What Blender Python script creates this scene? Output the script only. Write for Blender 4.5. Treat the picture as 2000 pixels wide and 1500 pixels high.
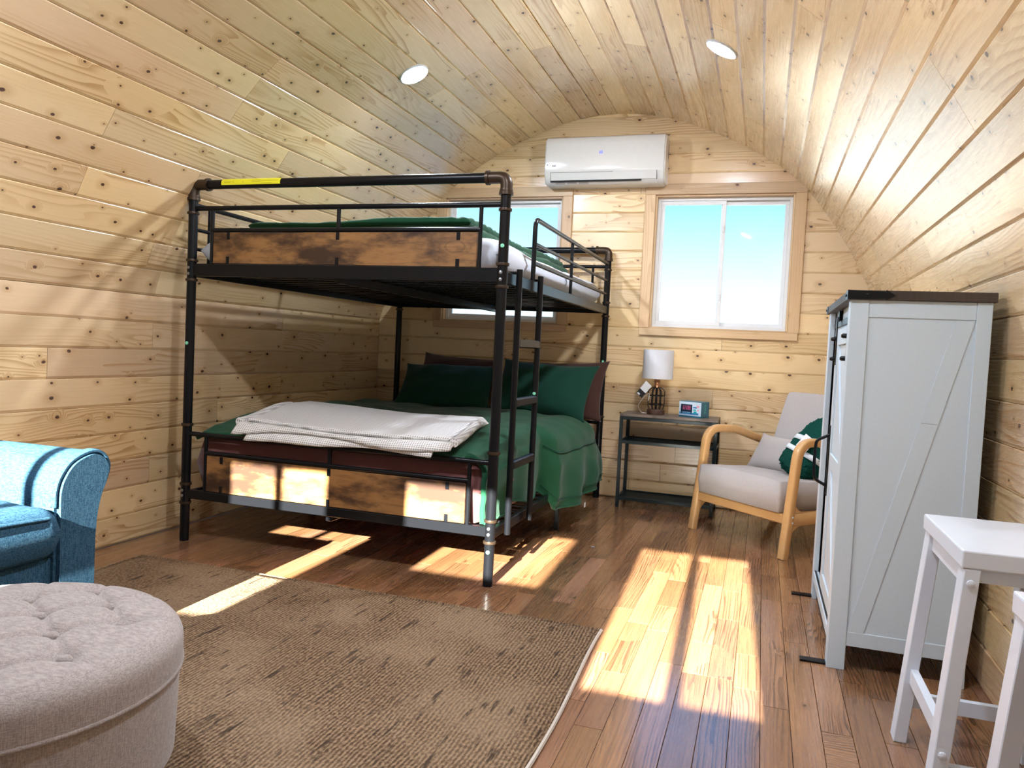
import bpy, bmesh, math, random
from mathutils import Vector, Matrix, noise
random.seed(7)
for o in list(bpy.data.objects): bpy.data.objects.remove(o, do_unlink=True)
S = bpy.context.scene
COL = S.collection
PI = math.pi

# ------------------------------------------------------------------ camera
cam_d = bpy.data.cameras.new('camera'); cam = bpy.data.objects.new('camera', cam_d); COL.objects.link(cam)
cam_d.sensor_width = 36; cam_d.lens = 1491.4/2000*36; cam_d.clip_start = .02
_r = Vector((0.94889424, 0.31185659, 0.04842717)); _u = Vector((-0.06038886, 0.02880808, 0.99775913)); _f = Vector((-0.30976267, 0.94969235, -0.04616848))
mw = Matrix((( _r.x, _u.x, -_f.x, 0), (_r.y, _u.y, -_f.y, 0), (_r.z, _u.z, -_f.z, 1.05), (0, 0, 0, 1)))
cam.matrix_world = mw
S.camera = cam

# ------------------------------------------------------------------ light and exposure
S.view_settings.view_transform = 'Standard'; S.view_settings.look = 'None'
S.view_settings.gamma = 1; S.view_settings.use_curve_mapping = False
S.view_settings.exposure = 1.08
SUN_DIR = Vector((-.04, 1, -.42)).normalized()
sd = bpy.data.lights.new('sun', 'SUN'); sun = bpy.data.objects.new('sun', sd); COL.objects.link(sun)
sd.energy = 42; sd.angle = math.radians(.45); sd.color = (1, .95, .86)
sun.rotation_euler = SUN_DIR.to_track_quat('-Z', 'Y').to_euler(); sun.location = (-1, -6, 5)
LED_POWER = 430.0
S.cycles.max_bounces = 5; S.cycles.diffuse_bounces = 4; S.cycles.glossy_bounces = 2; S.cycles.transmission_bounces = 2; S.cycles.adaptive_threshold = .1
W = bpy.data.worlds.new('sky'); S.world = W; W.use_nodes = True
nt = W.node_tree; nt.nodes.clear()
tc = nt.nodes.new('ShaderNodeTexCoord'); sx = nt.nodes.new('ShaderNodeSeparateXYZ'); rp = nt.nodes.new('ShaderNodeValToRGB')
bg = nt.nodes.new('ShaderNodeBackground'); wo = nt.nodes.new('ShaderNodeOutputWorld')
nt.links.new(tc.outputs['Generated'], sx.inputs[0]); nt.links.new(sx.outputs['Z'], rp.inputs[0])
nt.links.new(rp.outputs[0], bg.inputs[0]); nt.links.new(bg.outputs[0], wo.inputs[0]); bg.inputs[1].default_value = 1.0
cr = rp.color_ramp
cr.elements[0].position = 0.0; cr.elements[0].color = (.62, .80, .92, 1)
cr.elements[1].position = 1.0; cr.elements[1].color = (.12, .42, 1.25, 1)
for p_, c_ in ((.09, (.50, .76, .92, 1)), (.21, (.165, .50, .82, 1)), (.5, (.15, .52, 1.25, 1))):
    e_ = cr.elements.new(p_); e_.color = c_

# ------------------------------------------------------------------ helpers
WM = {}
def tag(o, label=None, cat=None, group=None, kind=None):
    if label: o['label'] = label
    if cat: o['category'] = cat
    if group: o['group'] = group
    if kind: o['kind'] = kind
    return o
def thing(name, label, cat, loc=(0, 0, 0), rot=(0, 0, 0), group=None, kind=None):
    o = bpy.data.objects.new(name, None); COL.objects.link(o); o.empty_display_size = .1
    o.location = loc; o.rotation_euler = rot
    from mathutils import Euler
    WM[o] = Matrix.Translation(loc) @ Euler(rot).to_matrix().to_4x4()
    return tag(o, label, cat, group, kind)
def obj(name, bm, mat, parent=None, smooth=False, local=False, bev=None):
    """link a bmesh (world coordinates, or the parent's own when local) as one mesh object"""
    me = bpy.data.meshes.new(name)
    if isinstance(bm, bmesh.types.BMesh):
        bm.normal_update(); bm.to_mesh(me); bm.free()
    else: me = bm
    if parent is not None and not local: me.transform(WM[parent].inverted())
    o = bpy.data.objects.new(name, me); COL.objects.link(o)
    me.materials.clear(); me.materials.append(mat)
    if parent is not None: o.parent = parent; WM[o] = WM[parent]
    else: WM[o] = Matrix()
    if smooth:
        me.polygons.foreach_set('use_smooth', [True]*len(me.polygons))
        if smooth != 'all': me.set_sharp_from_angle(angle=math.radians(45))
    return o
def one(name, bm, mat, label, cat, base, smooth=False, group=None, kind=None):
    """a thing that is one mesh, with its origin at its base"""
    o = obj(name, bm, mat, None, smooth); b = Vector(base)
    o.data.transform(Matrix.Translation(-b)); o.location = b; WM[o] = Matrix.Translation(b)
    return tag(o, label, cat, group, kind)
def B(): return bmesh.new()
def box(bm, lo, hi, bev=0, seg=1, M=None):
    lo = Vector(lo); hi = Vector(hi); c = (lo+hi)/2; d = hi-lo
    t = bmesh.new(); bmesh.ops.create_cube(t, size=1)
    bmesh.ops.scale(t, vec=d, verts=t.verts)
    if bev: bmesh.ops.bevel(t, geom=list(t.edges), offset=min(bev, min(d)*.49), segments=seg, affect='EDGES', profile=.5)
    bmesh.ops.translate(t, vec=c, verts=t.verts)
    if M is not None: bmesh.ops.transform(t, matrix=M, verts=t.verts)
    join(bm, t); return bm
def join(bm, t):
    me = bpy.data.meshes.new('t'); t.to_mesh(me); t.free(); bm.from_mesh(me); bpy.data.meshes.remove(me)
def fillet(pts, r, seg=6):
    pts = [Vector(p) for p in pts]; out = [pts[0]]
    for i in range(1, len(pts)-1):
        a, b, c = pts[i-1], pts[i], pts[i+1]
        rr = r[i] if isinstance(r, dict) and i in r else (r if not isinstance(r, dict) else 0)
        d1 = (a-b).normalized(); d2 = (c-b).normalized(); ang = d1.angle(d2)
        if rr <= 0 or ang > PI-.02: out.append(b); continue
        L = min(rr/math.tan(ang/2), (a-b).length*.49, (c-b).length*.49)
        p0 = b+d1*L; p1 = b+d2*L
        for k in range(seg+1):
            t = k/seg; out.append(p0*(1-t)**2+b*2*t*(1-t)+p1*t*t)
    out.append(pts[-1]); return out
def tube(bm, pts, r, n=10, closed=False, cap=True, flat=None):
    pts = [Vector(p) for p in pts]; N = len(pts); rings = []
    t0 = (pts[1]-pts[0]).normalized()
    up = Vector((0, 0, 1)) if abs(t0.z) < .9 else Vector((0, 1, 0))
    nrm = (up-t0*up.dot(t0)).normalized(); prev = t0
    for i, p in enumerate(pts):
        if closed: t = (pts[(i+1) % N]-pts[i-1]).normalized()
        elif i == 0: t = t0
        elif i == N-1: t = (pts[i]-pts[i-1]).normalized()
        else: t = (pts[i+1]-pts[i-1]).normalized()
        q = prev.rotation_difference(t); nrm = q @ nrm; nrm = (nrm-t*nrm.dot(t)).normalized(); prev = t
        bn = t.cross(nrm); ri = r[i] if isinstance(r, (list, tuple)) else r
        ring = []
        for k in range(n):
            a = 2*PI*(k+.5)/n; ca, sa = math.cos(a), math.sin(a)
            if flat: # rounded rectangle section (half sizes along normal, binormal)
                e = .45; ca = math.copysign(abs(ca)**e, ca)*flat[0]; sa = math.copysign(abs(sa)**e, sa)*flat[1]
                ring.append(bm.verts.new(p+nrm*ca+bn*sa))
            else: ring.append(bm.verts.new(p+(nrm*ca+bn*sa)*ri))
        rings.append(ring)
    M = N if closed else N-1
    for i in range(M):
        a, b = rings[i], rings[(i+1) % N]
        for k in range(n): bm.faces.new((a[k], a[(k+1) % n], b[(k+1) % n], b[k]))
    if cap and not closed:
        bm.faces.new(rings[0][::-1]); bm.faces.new(rings[-1])
    return bm
def lathe(bm, prof, c=(0, 0, 0), n=24, axis='Z'):
    c = Vector(c); rings = []
    for r, z in prof:
        ring = []
        for k in range(n):
            a = 2*PI*k/n; v = Vector((r*math.cos(a), r*math.sin(a), z))
            if axis == 'Y': v = Vector((v.x, v.z, v.y))
            if axis == 'X': v = Vector((v.z, v.x, v.y))
            ring.append(bm.verts.new(c+v))
        rings.append(ring)
    for a, b in zip(rings, rings[1:]):
        for k in range(n): bm.faces.new((a[k], a[(k+1) % n], b[(k+1) % n], b[k]))
    bm.faces.new(rings[0][::-1]); bm.faces.new(rings[-1]); return bm
def prism(bm, poly, axis, a0, a1):
    """poly in the plane across axis, extruded from a0 to a1"""
    def P(u, v, w): return {'X': (w, u, v), 'Y': (u, w, v), 'Z': (u, v, w)}[axis]
    A = [bm.verts.new(P(u, v, a0)) for u, v in poly]; Bv = [bm.verts.new(P(u, v, a1)) for u, v in poly]
    n = len(poly)
    for k in range(n): bm.faces.new((A[k], A[(k+1) % n], Bv[(k+1) % n], Bv[k]))
    bm.faces.new(A[::-1]); bm.faces.new(Bv); bmesh.ops.recalc_face_normals(bm, faces=bm.faces); return bm
def grid(bm, fn, nu, nv):
    V = [[bm.verts.new(fn(i/nu, j/nv)) for j in range(nv+1)] for i in range(nu+1)]
    for i in range(nu):
        for j in range(nv): bm.faces.new((V[i][j], V[i+1][j], V[i+1][j+1], V[i][j+1]))
    return bm
def nz(x, y, z=0.0, s=1.0): return noise.noise(Vector((x*s, y*s, z)))
def sst(a, b, x):
    t = max(0, min(1, (x-a)/(b-a))); return t*t*(3-2*t)
def text_mesh(txt, size, name='text'):
    cu = bpy.data.curves.new(name, 'FONT'); cu.body = txt; cu.size = size; cu.extrude = .0008; cu.offset = size*.03; cu.align_x = 'CENTER'; cu.align_y = 'CENTER'
    o = bpy.data.objects.new(name, cu); COL.objects.link(o)
    dg = bpy.context.evaluated_depsgraph_get(); me = bpy.data.meshes.new_from_object(o.evaluated_get(dg))
    bpy.data.objects.remove(o); return me

# ------------------------------------------------------------------ materials
class NT:
    def __init__(s, name):
        s.m = bpy.data.materials.new(name); s.m.use_nodes = True; s.t = s.m.node_tree; s.t.nodes.clear()
        s.out = s.t.nodes.new('ShaderNodeOutputMaterial'); s.b = s.t.nodes.new('ShaderNodeBsdfPrincipled')
        s.t.links.new(s.b.outputs[0], s.out.inputs[0])
    def put(s, i, v):
        if isinstance(v, bpy.types.NodeSocket): s.t.links.new(v, i)
        elif v is not None:
            if isinstance(v, tuple) and len(v) == 3 and i.type == 'RGBA': v = v+(1,)
            i.default_value = v
    def n(s, typ, ins=None, out=0, **pr):
        nd = s.t.nodes.new('ShaderNode'+typ)
        for k, v in pr.items(): setattr(nd, k, v)
        for k, v in (ins or {}).items(): s.put(nd.inputs[k], v)
        return nd.outputs[out]
    def ma(s, op, a, b=0.0, c=None, clamp=False):
        ins = {0: a, 1: b}
        if c is not None: ins[2] = c
        return s.n('Math', ins, operation=op, use_clamp=clamp)
    def vec(s, x=0.0, y=0.0, z=0.0): return s.n('CombineXYZ', {0: x, 1: y, 2: z})
    def mix(s, f, a, b, bt='MIX'):
        nd = s.t.nodes.new('ShaderNodeMix'); nd.data_type = 'RGBA'; nd.blend_type = bt
        s.put(nd.inputs[0], f); s.put(nd.inputs[6], a); s.put(nd.inputs[7], b); return nd.outputs[2]
    def mr(s, v, a, b, c=0.0, d=1.0, smooth=True):
        return s.n('MapRange', {0: v, 1: a, 2: b, 3: c, 4: d}, interpolation_type='SMOOTHSTEP' if smooth else 'LINEAR')
    def coord(s, kind='Object'):
        nd = s.t.nodes.new('ShaderNodeTexCoord'); sp = s.t.nodes.new('ShaderNodeSeparateXYZ')
        s.t.links.new(nd.outputs[kind], sp.inputs[0]); return sp.outputs[0], sp.outputs[1], sp.outputs[2]
    def rnd(s): return s.n('ObjectInfo', out='Random')
    def noise(s, v, scale=1.0, detail=2.0, rough=.5, dim='3D'):
        return s.n('TexNoise', {'Vector': v, 'Scale': scale, 'Detail': detail, 'Roughness': rough}, noise_dimensions=dim)
    def bump(s, h, strength=.3, dist=.01): s.put(s.b.inputs['Normal'], s.n('Bump', {'Height': h, 'Strength': strength, 'Distance': dist}))
    def fin(s, col=None, rough=None, spec=None, metal=None, coat=None, coatr=None):
        for k, v in (('Base Color', col), ('Roughness', rough), ('Specular IOR Level', spec), ('Metallic', metal), ('Coat Weight', coat), ('Coat Roughness', coatr)):
            if v is not None: s.put(s.b.inputs[k], v)
        return s.m
def wood_planks(name, light, mid, dark, knotc, ringf, rough, knots=.5, pink=(.6, .4, .3), tint=.3, var=.25, fine=.25, coat=0.0, ringw=.5, wf=7.0, spec=.5, coatr=.12):
    s = NT(name); x, y, z = s.coord(); r = s.rnd()
    ox = s.ma('ADD', x, s.ma('MULTIPLY', r, 61.0)); oy = s.ma('ADD', y, s.ma('MULTIPLY', r, 23.0))
    kv = s.t.nodes.new('ShaderNodeTexVoronoi'); kv.voronoi_dimensions = '2D'; kv.feature = 'F1'
    s.put(kv.inputs['Vector'], s.vec(s.ma('MULTIPLY', ox, 6.2), s.ma('MULTIPLY', oy, 9.0))); kv.inputs['Scale'].default_value = 1
    sc = s.n('SeparateColor', {0: kv.outputs['Color']}); cnode = sc.node
    keep = s.ma('GREATER_THAN', cnode.outputs[0], 1-knots)
    rad = s.ma('MULTIPLY_ADD', s.ma('POWER', cnode.outputs[1], 1.6), .058, .030)
    d = s.ma('ADD', kv.outputs['Distance'], s.ma('MULTIPLY', s.ma('SINE', s.ma('MULTIPLY', s.ma('ADD', ox, oy), 170.0)), .006))
    km = s.ma('MULTIPLY', keep, s.mr(d, rad, s.ma('MULTIPLY', rad, .65)))
    halo = s.ma('MULTIPLY', keep, s.mr(d, s.ma('MULTIPLY', rad, 4.5), rad))
    warp = s.noise(s.vec(s.ma('MULTIPLY', ox, 1.1), s.ma('MULTIPLY', oy, 5.0), s.ma('MULTIPLY', r, 9.0)), 1, 1.0, .4)
    ph = s.ma('ADD', s.ma('MULTIPLY', warp, s.ma('MULTIPLY_ADD', s.ma('FRACT', s.ma('MULTIPLY', r, 43.7)), wf*1.4, wf*.5)), s.ma('ADD', s.ma('ADD', s.ma('MULTIPLY', oy, ringf), s.ma('MULTIPLY', s.noise(s.vec(s.ma('MULTIPLY', oy, ringf*.55), s.ma('MULTIPLY', ox, .35), r), 1, 0), 2.6)), s.ma('MULTIPLY', halo, 3.0)))
    ring = s.ma('FRACT', ph); ring = s.mr(ring, .15, .95); ring = s.ma('POWER', ring, 2.2)
    fz = s.noise(s.vec(s.ma('MULTIPLY', ox, 5.0), s.ma('MULTIPLY', oy, 240.0), r), 1, 1, .6)
    big = s.noise(s.vec(s.ma('MULTIPLY', ox, .9), s.ma('MULTIPLY', oy, 3.0), s.ma('MULTIPLY', r, 4.0)), 1, 1)
    big2 = s.mr(s.ma('FRACT', s.ma('MULTIPLY', s.ma('ADD', big, r), 2.7)), .25, .95, .06, 1.0)
    g = s.ma('ADD', s.ma('MULTIPLY', s.ma('MULTIPLY', ring, big2), ringw), s.ma('MULTIPLY', s.mr(fz, .35, .75), fine))
    c = s.mix(s.mr(big, .3, .7), light, mid)
    r2 = s.ma('FRACT', s.ma('MULTIPLY', r, 17.31)); r3 = s.ma('FRACT', s.ma('MULTIPLY', r, 71.7))
    c = s.mix(s.ma('MULTIPLY', s.ma('POWER', r2, 3.0), tint), c, pink)
    c = s.mix(g, c, dark)
    c = s.mix(s.ma('MULTIPLY', halo, .35), c, dark)
    vv = s.ma('MULTIPLY_ADD', r3, var, 1-var*.6)
    c = s.mix(1.0, c, s.n('CombineColor', {0: vv, 1: vv, 2: vv}), 'MULTIPLY')
    c = s.mix(km, c, knotc)
    return s.fin(c, s.ma('MULTIPLY_ADD', fz, .12, rough-.06), spec, coat=coat or None, coatr=coatr if coat else None)
PINE = wood_planks('pine_boards', (.88, .69, .40), (.82, .60, .31), (.44, .22, .065), (.09, .04, .02), 42.0, .27, .66, (.62, .44, .31), .6, .28, .18, ringw=.62, wf=8.0, spec=.5, coat=1.0, coatr=.24)
PINE_TRIM = wood_planks('pine_trim', (.74, .56, .34), (.66, .46, .26), (.42, .23, .10), (.12, .05, .02), 45.0, .42, .2, (.50, .30, .20), .6, .3, .2, ringw=.4, wf=6.0)
OAKARGS = dict(light=(.34, .172, .078), mid=(.24, .115, .05), dark=(.075, .032, .014), knotc=(.10, .05, .02), ringf=85.0, rough=.27, knots=.04, pink=(.36, .175, .11), tint=.8, fine=.35, coat=.7, ringw=.75, wf=9.0, coatr=.14)
OAK = wood_planks('oak_strips', var=.5, **OAKARGS)
def plain(name, col, rough=.5, spec=.5, metal=0.0, bumpscale=0, bumpst=.1, var=0.0):
    s = NT(name); x, y, z = s.coord(); v = s.vec(x, y, z); c = col
    n = s.noise(v, bumpscale or 30, 3)
    c = s.mix(s.ma('MULTIPLY', s.mr(n, .3, .7), var or .08), col, tuple(k*.75 for k in col))
    if bumpscale: s.bump(n, bumpst, .004)
    return s.fin(c, rough, spec, metal)
def fabric(name, col, col2, scale=700, rough=.9, bump=.35, mixs=.6, sheen=.2, slub=.6):
    s = NT(name); x, y, z = s.coord(); k = scale/100
    a = s.noise(s.vec(s.ma('MULTIPLY', x, scale), s.ma('MULTIPLY', y, scale), s.ma('MULTIPLY', z, scale*.10)), 1, 2, .6)
    b = s.noise(s.vec(s.ma('MULTIPLY', x, scale*.10), s.ma('MULTIPLY', y, scale*.22), s.ma('MULTIPLY', z, scale)), 1, 2, .6)
    w = s.ma('ADD', s.ma('MULTIPLY', a, .5), s.ma('MULTIPLY', b, .5))
    c = s.mix(s.ma('MULTIPLY', s.mr(w, .35, .65), mixs), col, col2)
    s.bump(w, bump, .003); s.put(s.b.inputs['Sheen Weight'], sheen); s.put(s.b.inputs['Sheen Roughness'], .5)
    return s.fin(c, rough, .15)
BLACK = plain('black_metal', (.005, .0055, .007), .30, .22)
BRONZE = plain('bronze_fitting', (.055, .035, .022), .38, .6, .6)
STEEL = plain('bolt_steel', (.35, .36, .38), .3, .5, .9)
GLOW = plain('mint_plug', (.25, .75, .5), .5)
WHITE = plain('white_paint', (.68, .74, .82), .35, .5)
VINYL = plain('white_vinyl', (.80, .82, .83), .35, .5)
ACWHITE = plain('white_plastic', (.72, .72, .70), .12, .5)
DARKSLOT = plain('dark_slot', (.01, .01, .012), .6)
CREAM = plain('white_wash', (.55, .65, .72), .45, .4, bumpscale=120, bumpst=.04, var=.1)
DARKTOP = wood_planks('dark_walnut', (.075, .055, .042), (.055, .040, .032), (.02, .014, .011), (.02, .01, .01), 60.0, .5, .1, (.07, .05, .04), .3, .2, .4)
GREYTOP = wood_planks('grey_brown_wood', (.20, .155, .125), (.15, .115, .095), (.06, .045, .035), (.05, .03, .02), 60.0, .45, .1, (.2, .15, .12), .3, .2, .4)
BEECH = wood_planks('honey_beech', (.66, .40, .17), (.58, .33, .13), (.42, .21, .07), (.4, .2, .1), 70.0, .35, 0.0, (.6, .36, .16), .2, .1, .15, ringw=.25)
COPPER = plain('copper_cap', (.55, .27, .14), .35, .5, .8)
LAMPWOOD = plain('lamp_base_wood', (.09, .045, .03), .45)
CORD = plain('clear_cord', (.72, .70, .62), .3)
SHEET = fabric('mauve_sheet', (.16, .065, .062), (.13, .055, .052), 900, .85, .1, .5)
BROWNP = fabric('dark_brown_case', (.060, .026, .020), (.045, .020, .016), 900, .85, .1, .5)
GREENF = fabric('green_cotton', (.009, .070, .031), (.007, .055, .025), 800, .8, .1, .5, .12)
GREENP = fabric('green_pillowcase', (.005, .045, .028), (.004, .036, .022), 800, .8, .1, .5, .1)
WSHEET = fabric('white_sheet', (.54, .57, .63), (.47, .50, .56), 900, .9, .12, .5)
NAVY = fabric('blue_linen', (.008, .036, .075), (.055, .135, .20), 620, .85, .5, .9, 0.0)
LINEN = fabric('beige_linen', (.39, .34, .315), (.20, .172, .16), 520, .95, .4, .85)
CHAIRF = fabric('grey_linen', (.47, .435, .42), (.36, .33, .32), 900, .95, .25, .7)
PLUSH = plain('green_plush', (.006, .060, .045), .95, .1, bumpscale=160, bumpst=1.0, var=.6)
RIBBON = plain('white_ribbon', (.70, .76, .80), .5)
CARD = plain('white_card', (.75, .78, .82), .6)
BLACKCARD = plain('black_print', (.015, .015, .018), .6)
YELLOW = plain('yellow_label', (.90, .86, .02), .55)
LABELTXT = plain('label_ink', (.45, .40, .02), .6)
def m_waffle():
    s = NT('waffle_knit'); x, y, z = s.coord()
    a = s.ma('SINE', s.ma('MULTIPLY', x, 560.0)); b = s.ma('SINE', s.ma('MULTIPLY', s.ma('ADD', y, s.ma('MULTIPLY', z, .6)), 560.0))
    h = s.ma('MULTIPLY', s.ma('ADD', a, 1.0), s.ma('ADD', b, 1.0)); h = s.ma('MULTIPLY', h, .25)
    c = s.mix(s.mr(h, .0, .45), (.80, .79, .77), (.50, .48, .46))
    c = s.mix(s.mr(h, .5, 1.0), c, (.30, .28, .27))
    s.bump(s.ma('SUBTRACT', 1.0, h), .6, .004)
    return s.fin(c, .95, .1)
WAFFLE = m_waffle()
def m_rustic():
    s = NT('rustic_panel'); x, y, z = s.coord(); v = s.vec(x, s.ma('MULTIPLY', y, 2.0), s.ma('MULTIPLY', z, 2.4))
    a = s.noise(v, 3.2, 5, .62); b = s.noise(s.vec(s.ma('MULTIPLY', x, 6), 0.0, s.ma('MULTIPLY', z, 60)), 1, 3, .6)
    e = s.noise(s.vec(s.ma('MULTIPLY', x, 4), 3.0, s.ma('MULTIPLY', z, 14)), 1, 4, .7)
    c = s.mix(s.mr(a, .40, .62), (.045, .021, .012), (.29, .145, .050))
    c = s.mix(s.ma('MULTIPLY', s.mr(b, .5, .7), .4), c, (.04, .02, .012))
    c = s.mix(s.ma('MULTIPLY', s.mr(e, .55, .75), .6), c, (.42, .235, .085))
    kv = s.t.nodes.new('ShaderNodeTexVoronoi'); kv.feature = 'F1'; s.put(kv.inputs['Vector'], s.vec(s.ma('MULTIPLY', x, 2.2), 0.0, s.ma('MULTIPLY', z, 4))); kv.inputs['Scale'].default_value = 1
    rr = s.ma('FRACT', s.ma('MULTIPLY', kv.outputs['Distance'], 22.0))
    c = s.mix(s.ma('MULTIPLY', s.ma('MULTIPLY', s.mr(rr, .6, .9), s.mr(kv.outputs['Distance'], .28, .05)), .8), c, (.03, .015, .01))
    return s.fin(c, .42, .4)
RUSTIC = m_rustic()
def m_rug():
    s = NT('jute_rug'); x, y, z = s.coord()
    w = s.ma('MULTIPLY', s.noise(s.vec(s.ma('MULTIPLY', x, 6), s.ma('MULTIPLY', y, 3)), 1, 2), 2.2)
    rows = s.ma('SINE', s.ma('ADD', s.ma('MULTIPLY', x, 500.0), s.ma('MULTIPLY', w, 9.0)))
    seg = s.noise(s.vec(s.ma('MULTIPLY', x, 120), s.ma('MULTIPLY', y, 70)), 1, 2, .6)
    st = s.noise(s.vec(s.ma('MULTIPLY', x, 42), s.ma('MULTIPLY', y, 5.5)), 1, 3, .65)
    h = s.ma('ADD', s.ma('MULTIPLY', rows, .13), seg)
    c = s.mix(s.mr(h, .25, .80), (.070, .041, .023), (.315, .215, .13))
    big = s.noise(s.vec(x, y), 2.5, 2); c = s.mix(s.ma('MULTIPLY', s.mr(big, .4, .65), .35), c, (.36, .26, .165))
    c = s.mix(s.ma('MULTIPLY', s.mr(st, .57, .68), .8), c, (.03, .02, .015))
    s.bump(h, .9, .006)
    return s.fin(c, .95, .1)
RUG = m_rug()
RUGEDGE = plain('rug_binding', (.55, .50, .43), .9, .1, bumpscale=200, bumpst=.4)
def m_glass():
    s = NT('window_glass'); s.t.nodes.remove(s.b)
    tr = s.t.nodes.new('ShaderNodeBsdfTransparent'); gl = s.t.nodes.new('ShaderNodeBsdfGlossy'); gl.inputs['Roughness'].default_value = .02
    mx = s.t.nodes.new('ShaderNodeMixShader'); fr = s.n('Fresnel', {'IOR': 1.25})
    tr.inputs[0].default_value = (.97, .99, .99, 1)
    s.put(mx.inputs[0], fr); s.t.links.new(tr.outputs[0], mx.inputs[1]); s.t.links.new(gl.outputs[0], mx.inputs[2]); s.t.links.new(mx.outputs[0], s.out.inputs[0])
    return s.m
GLASS = m_glass()
def m_emit(name, col, st):
    s = NT(name); s.b.inputs['Base Color'].default_value = col+(1,); s.b.inputs['Emission Color'].default_value = col+(1,); s.b.inputs['Emission Strength'].default_value = st
    return s.m
LED = m_emit('led_diffuser', (.80, .87, 1.0), LED_POWER)
DISPLAY = m_emit('ac_display', (.16, .22, .9), .35)
SHADE = fabric('white_lamp_shade', (.66, .68, .72), (.58, .60, .65), 700, .9, .15, .5)
PLASTER = plain('sheathing', (.45, .33, .2), .8)
GROUND = plain('dry_ground', (.38, .33, .25), .95, bumpscale=3, var=.4)
TEAL = plain('teal_black_metal', (.006, .014, .016), .34, .3)
BOXBLUE = plain('box_blue', (.012, .16, .26), .35)
BOXWHITE = plain('box_white', (.62, .74, .86), .35)
BOXDARK = plain('box_print_dark', (.01, .03, .06), .35)
BOXRED = plain('box_print_digits', (.85, .12, .28), .4)
BOXPINK = plain('box_print_pink', (.80, .40, .45), .4)
BOXTEAL = plain('box_print_teal', (.03, .42, .50), .4)
BOXMID = plain('box_print_blue', (.05, .25, .50), .4)

# ------------------------------------------------------------------ the room shell
XC, HW = -1.1, 1.85; XL, XR = XC-HW, XC+HW; Y0, Y1 = -1.0, 5.524
PROF = [(1.85, 0), (1.85, 1.16), (1.82, 1.33), (1.71, 1.6), (1.605, 1.8), (1.465, 2.02), (1.325, 2.20), (1.20, 2.32), (1.05, 2.425), (.88, 2.525), (.70, 2.61), (.5, 2.69), (.33, 2.74), (.15, 2.768), (0, 2.775)]
# smooth the profile, then measure it out in board widths
def prof_pts():
    P = [Vector((-a, b)) for a, b in PROF]+[Vector((a, b)) for a, b in PROF[-2::-1]]
    out = []
    for i in range(len(P)-1):
        p0 = P[max(i-1, 0)]; p1 = P[i]; p2 = P[i+1]; p3 = P[min(i+2, len(P)-1)]
        if p1.y < 1.1 and p2.y < 1.2 or i in (0, len(P)-2): p0 = p1*2-p2; p3 = p2*2-p1
        for k in range(12):
            t = k/12
            out.append(.5*((2*p1)+(p2-p0)*t+(2*p0-5*p1+4*p2-p3)*t*t+(3*p1-p0-3*p2+p3)*t**3))
    out.append(P[-1]); return out
PP = prof_pts(); cum = [0]
for a, b in zip(PP, PP[1:]): cum.append(cum[-1]+(b-a).length)
def at_arc(s):
    for i in range(len(cum)-1):
        if cum[i+1] >= s: t = (s-cum[i])/max(1e-9, cum[i+1]-cum[i]); return PP[i].lerp(PP[i+1], t)
    return PP[-1]
NROW = round(cum[-1]/.1365); BWID = cum[-1]/NROW
def half_w(z):
    best = 0
    for a, b in zip(PP, PP[1:]):
        if (a.y-z)*(b.y-z) <= 0 and a.x < 0 and abs(b.y-a.y) > 1e-9: best = max(best, -(a.x+(b.x-a.x)*(z-a.y)/(b.y-a.y)))
    return best
TH = .016
plank_cache = {}
def plank_mesh(L, w, g=.005, gap=.0012):
    k = (round(L, 3), round(w, 4), g)
    if k in plank_cache: return plank_cache[k]
    h = w/2-gap*.5; l = L/2-gap
    gd = min(g, .006); sec = [(-h, -TH), (-h, -gd), (-h+(g*2 if g > .002 else g), 0), (h-g*.5, 0), (h, -gd*.5), (h, -TH)]
    vs = [(-l, y, z) for y, z in sec]+[(l, y, z) for y, z in sec]
    fs = [(i, i+6, (i+1) % 6+6, (i+1) % 6) for i in range(6)]+[(5, 4, 3, 2, 1, 0), (6, 7, 8, 9, 10, 11)]
    me = bpy.data.meshes.new('plank'); me.from_pydata(vs, [], fs); me.update()
    bm = bmesh.new(); bm.from_mesh(me); bmesh.ops.recalc_face_normals(bm, faces=bm.faces); bm.to_mesh(me); bm.free()
    plank_cache[k] = me; return me
def plank(name, c, xdir, nrm, L, w, mat, parent, g=.005):
    """a board centred at c, its length along xdir, its face looking along nrm"""
    me = plank_mesh(L, w, g)
    if not me.materials: me.materials.append(mat)
    o = bpy.data.objects.new(name, me); COL.objects.link(o)
    x = Vector(xdir).normalized(); z = Vector(nrm).normalized(); y = z.cross(x)
    M = Matrix(((x.x, y.x, z.x, c[0]), (x.y, y.y, z.y, c[1]), (x.z, y.z, z.z, c[2]), (0, 0, 0, 1)))
    o.parent = parent; o.matrix_local = M; return o
def struct(name, bm, mat, label, cat):
    o = obj(name, bm, mat); return tag(o, label, cat, kind='structure')
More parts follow.
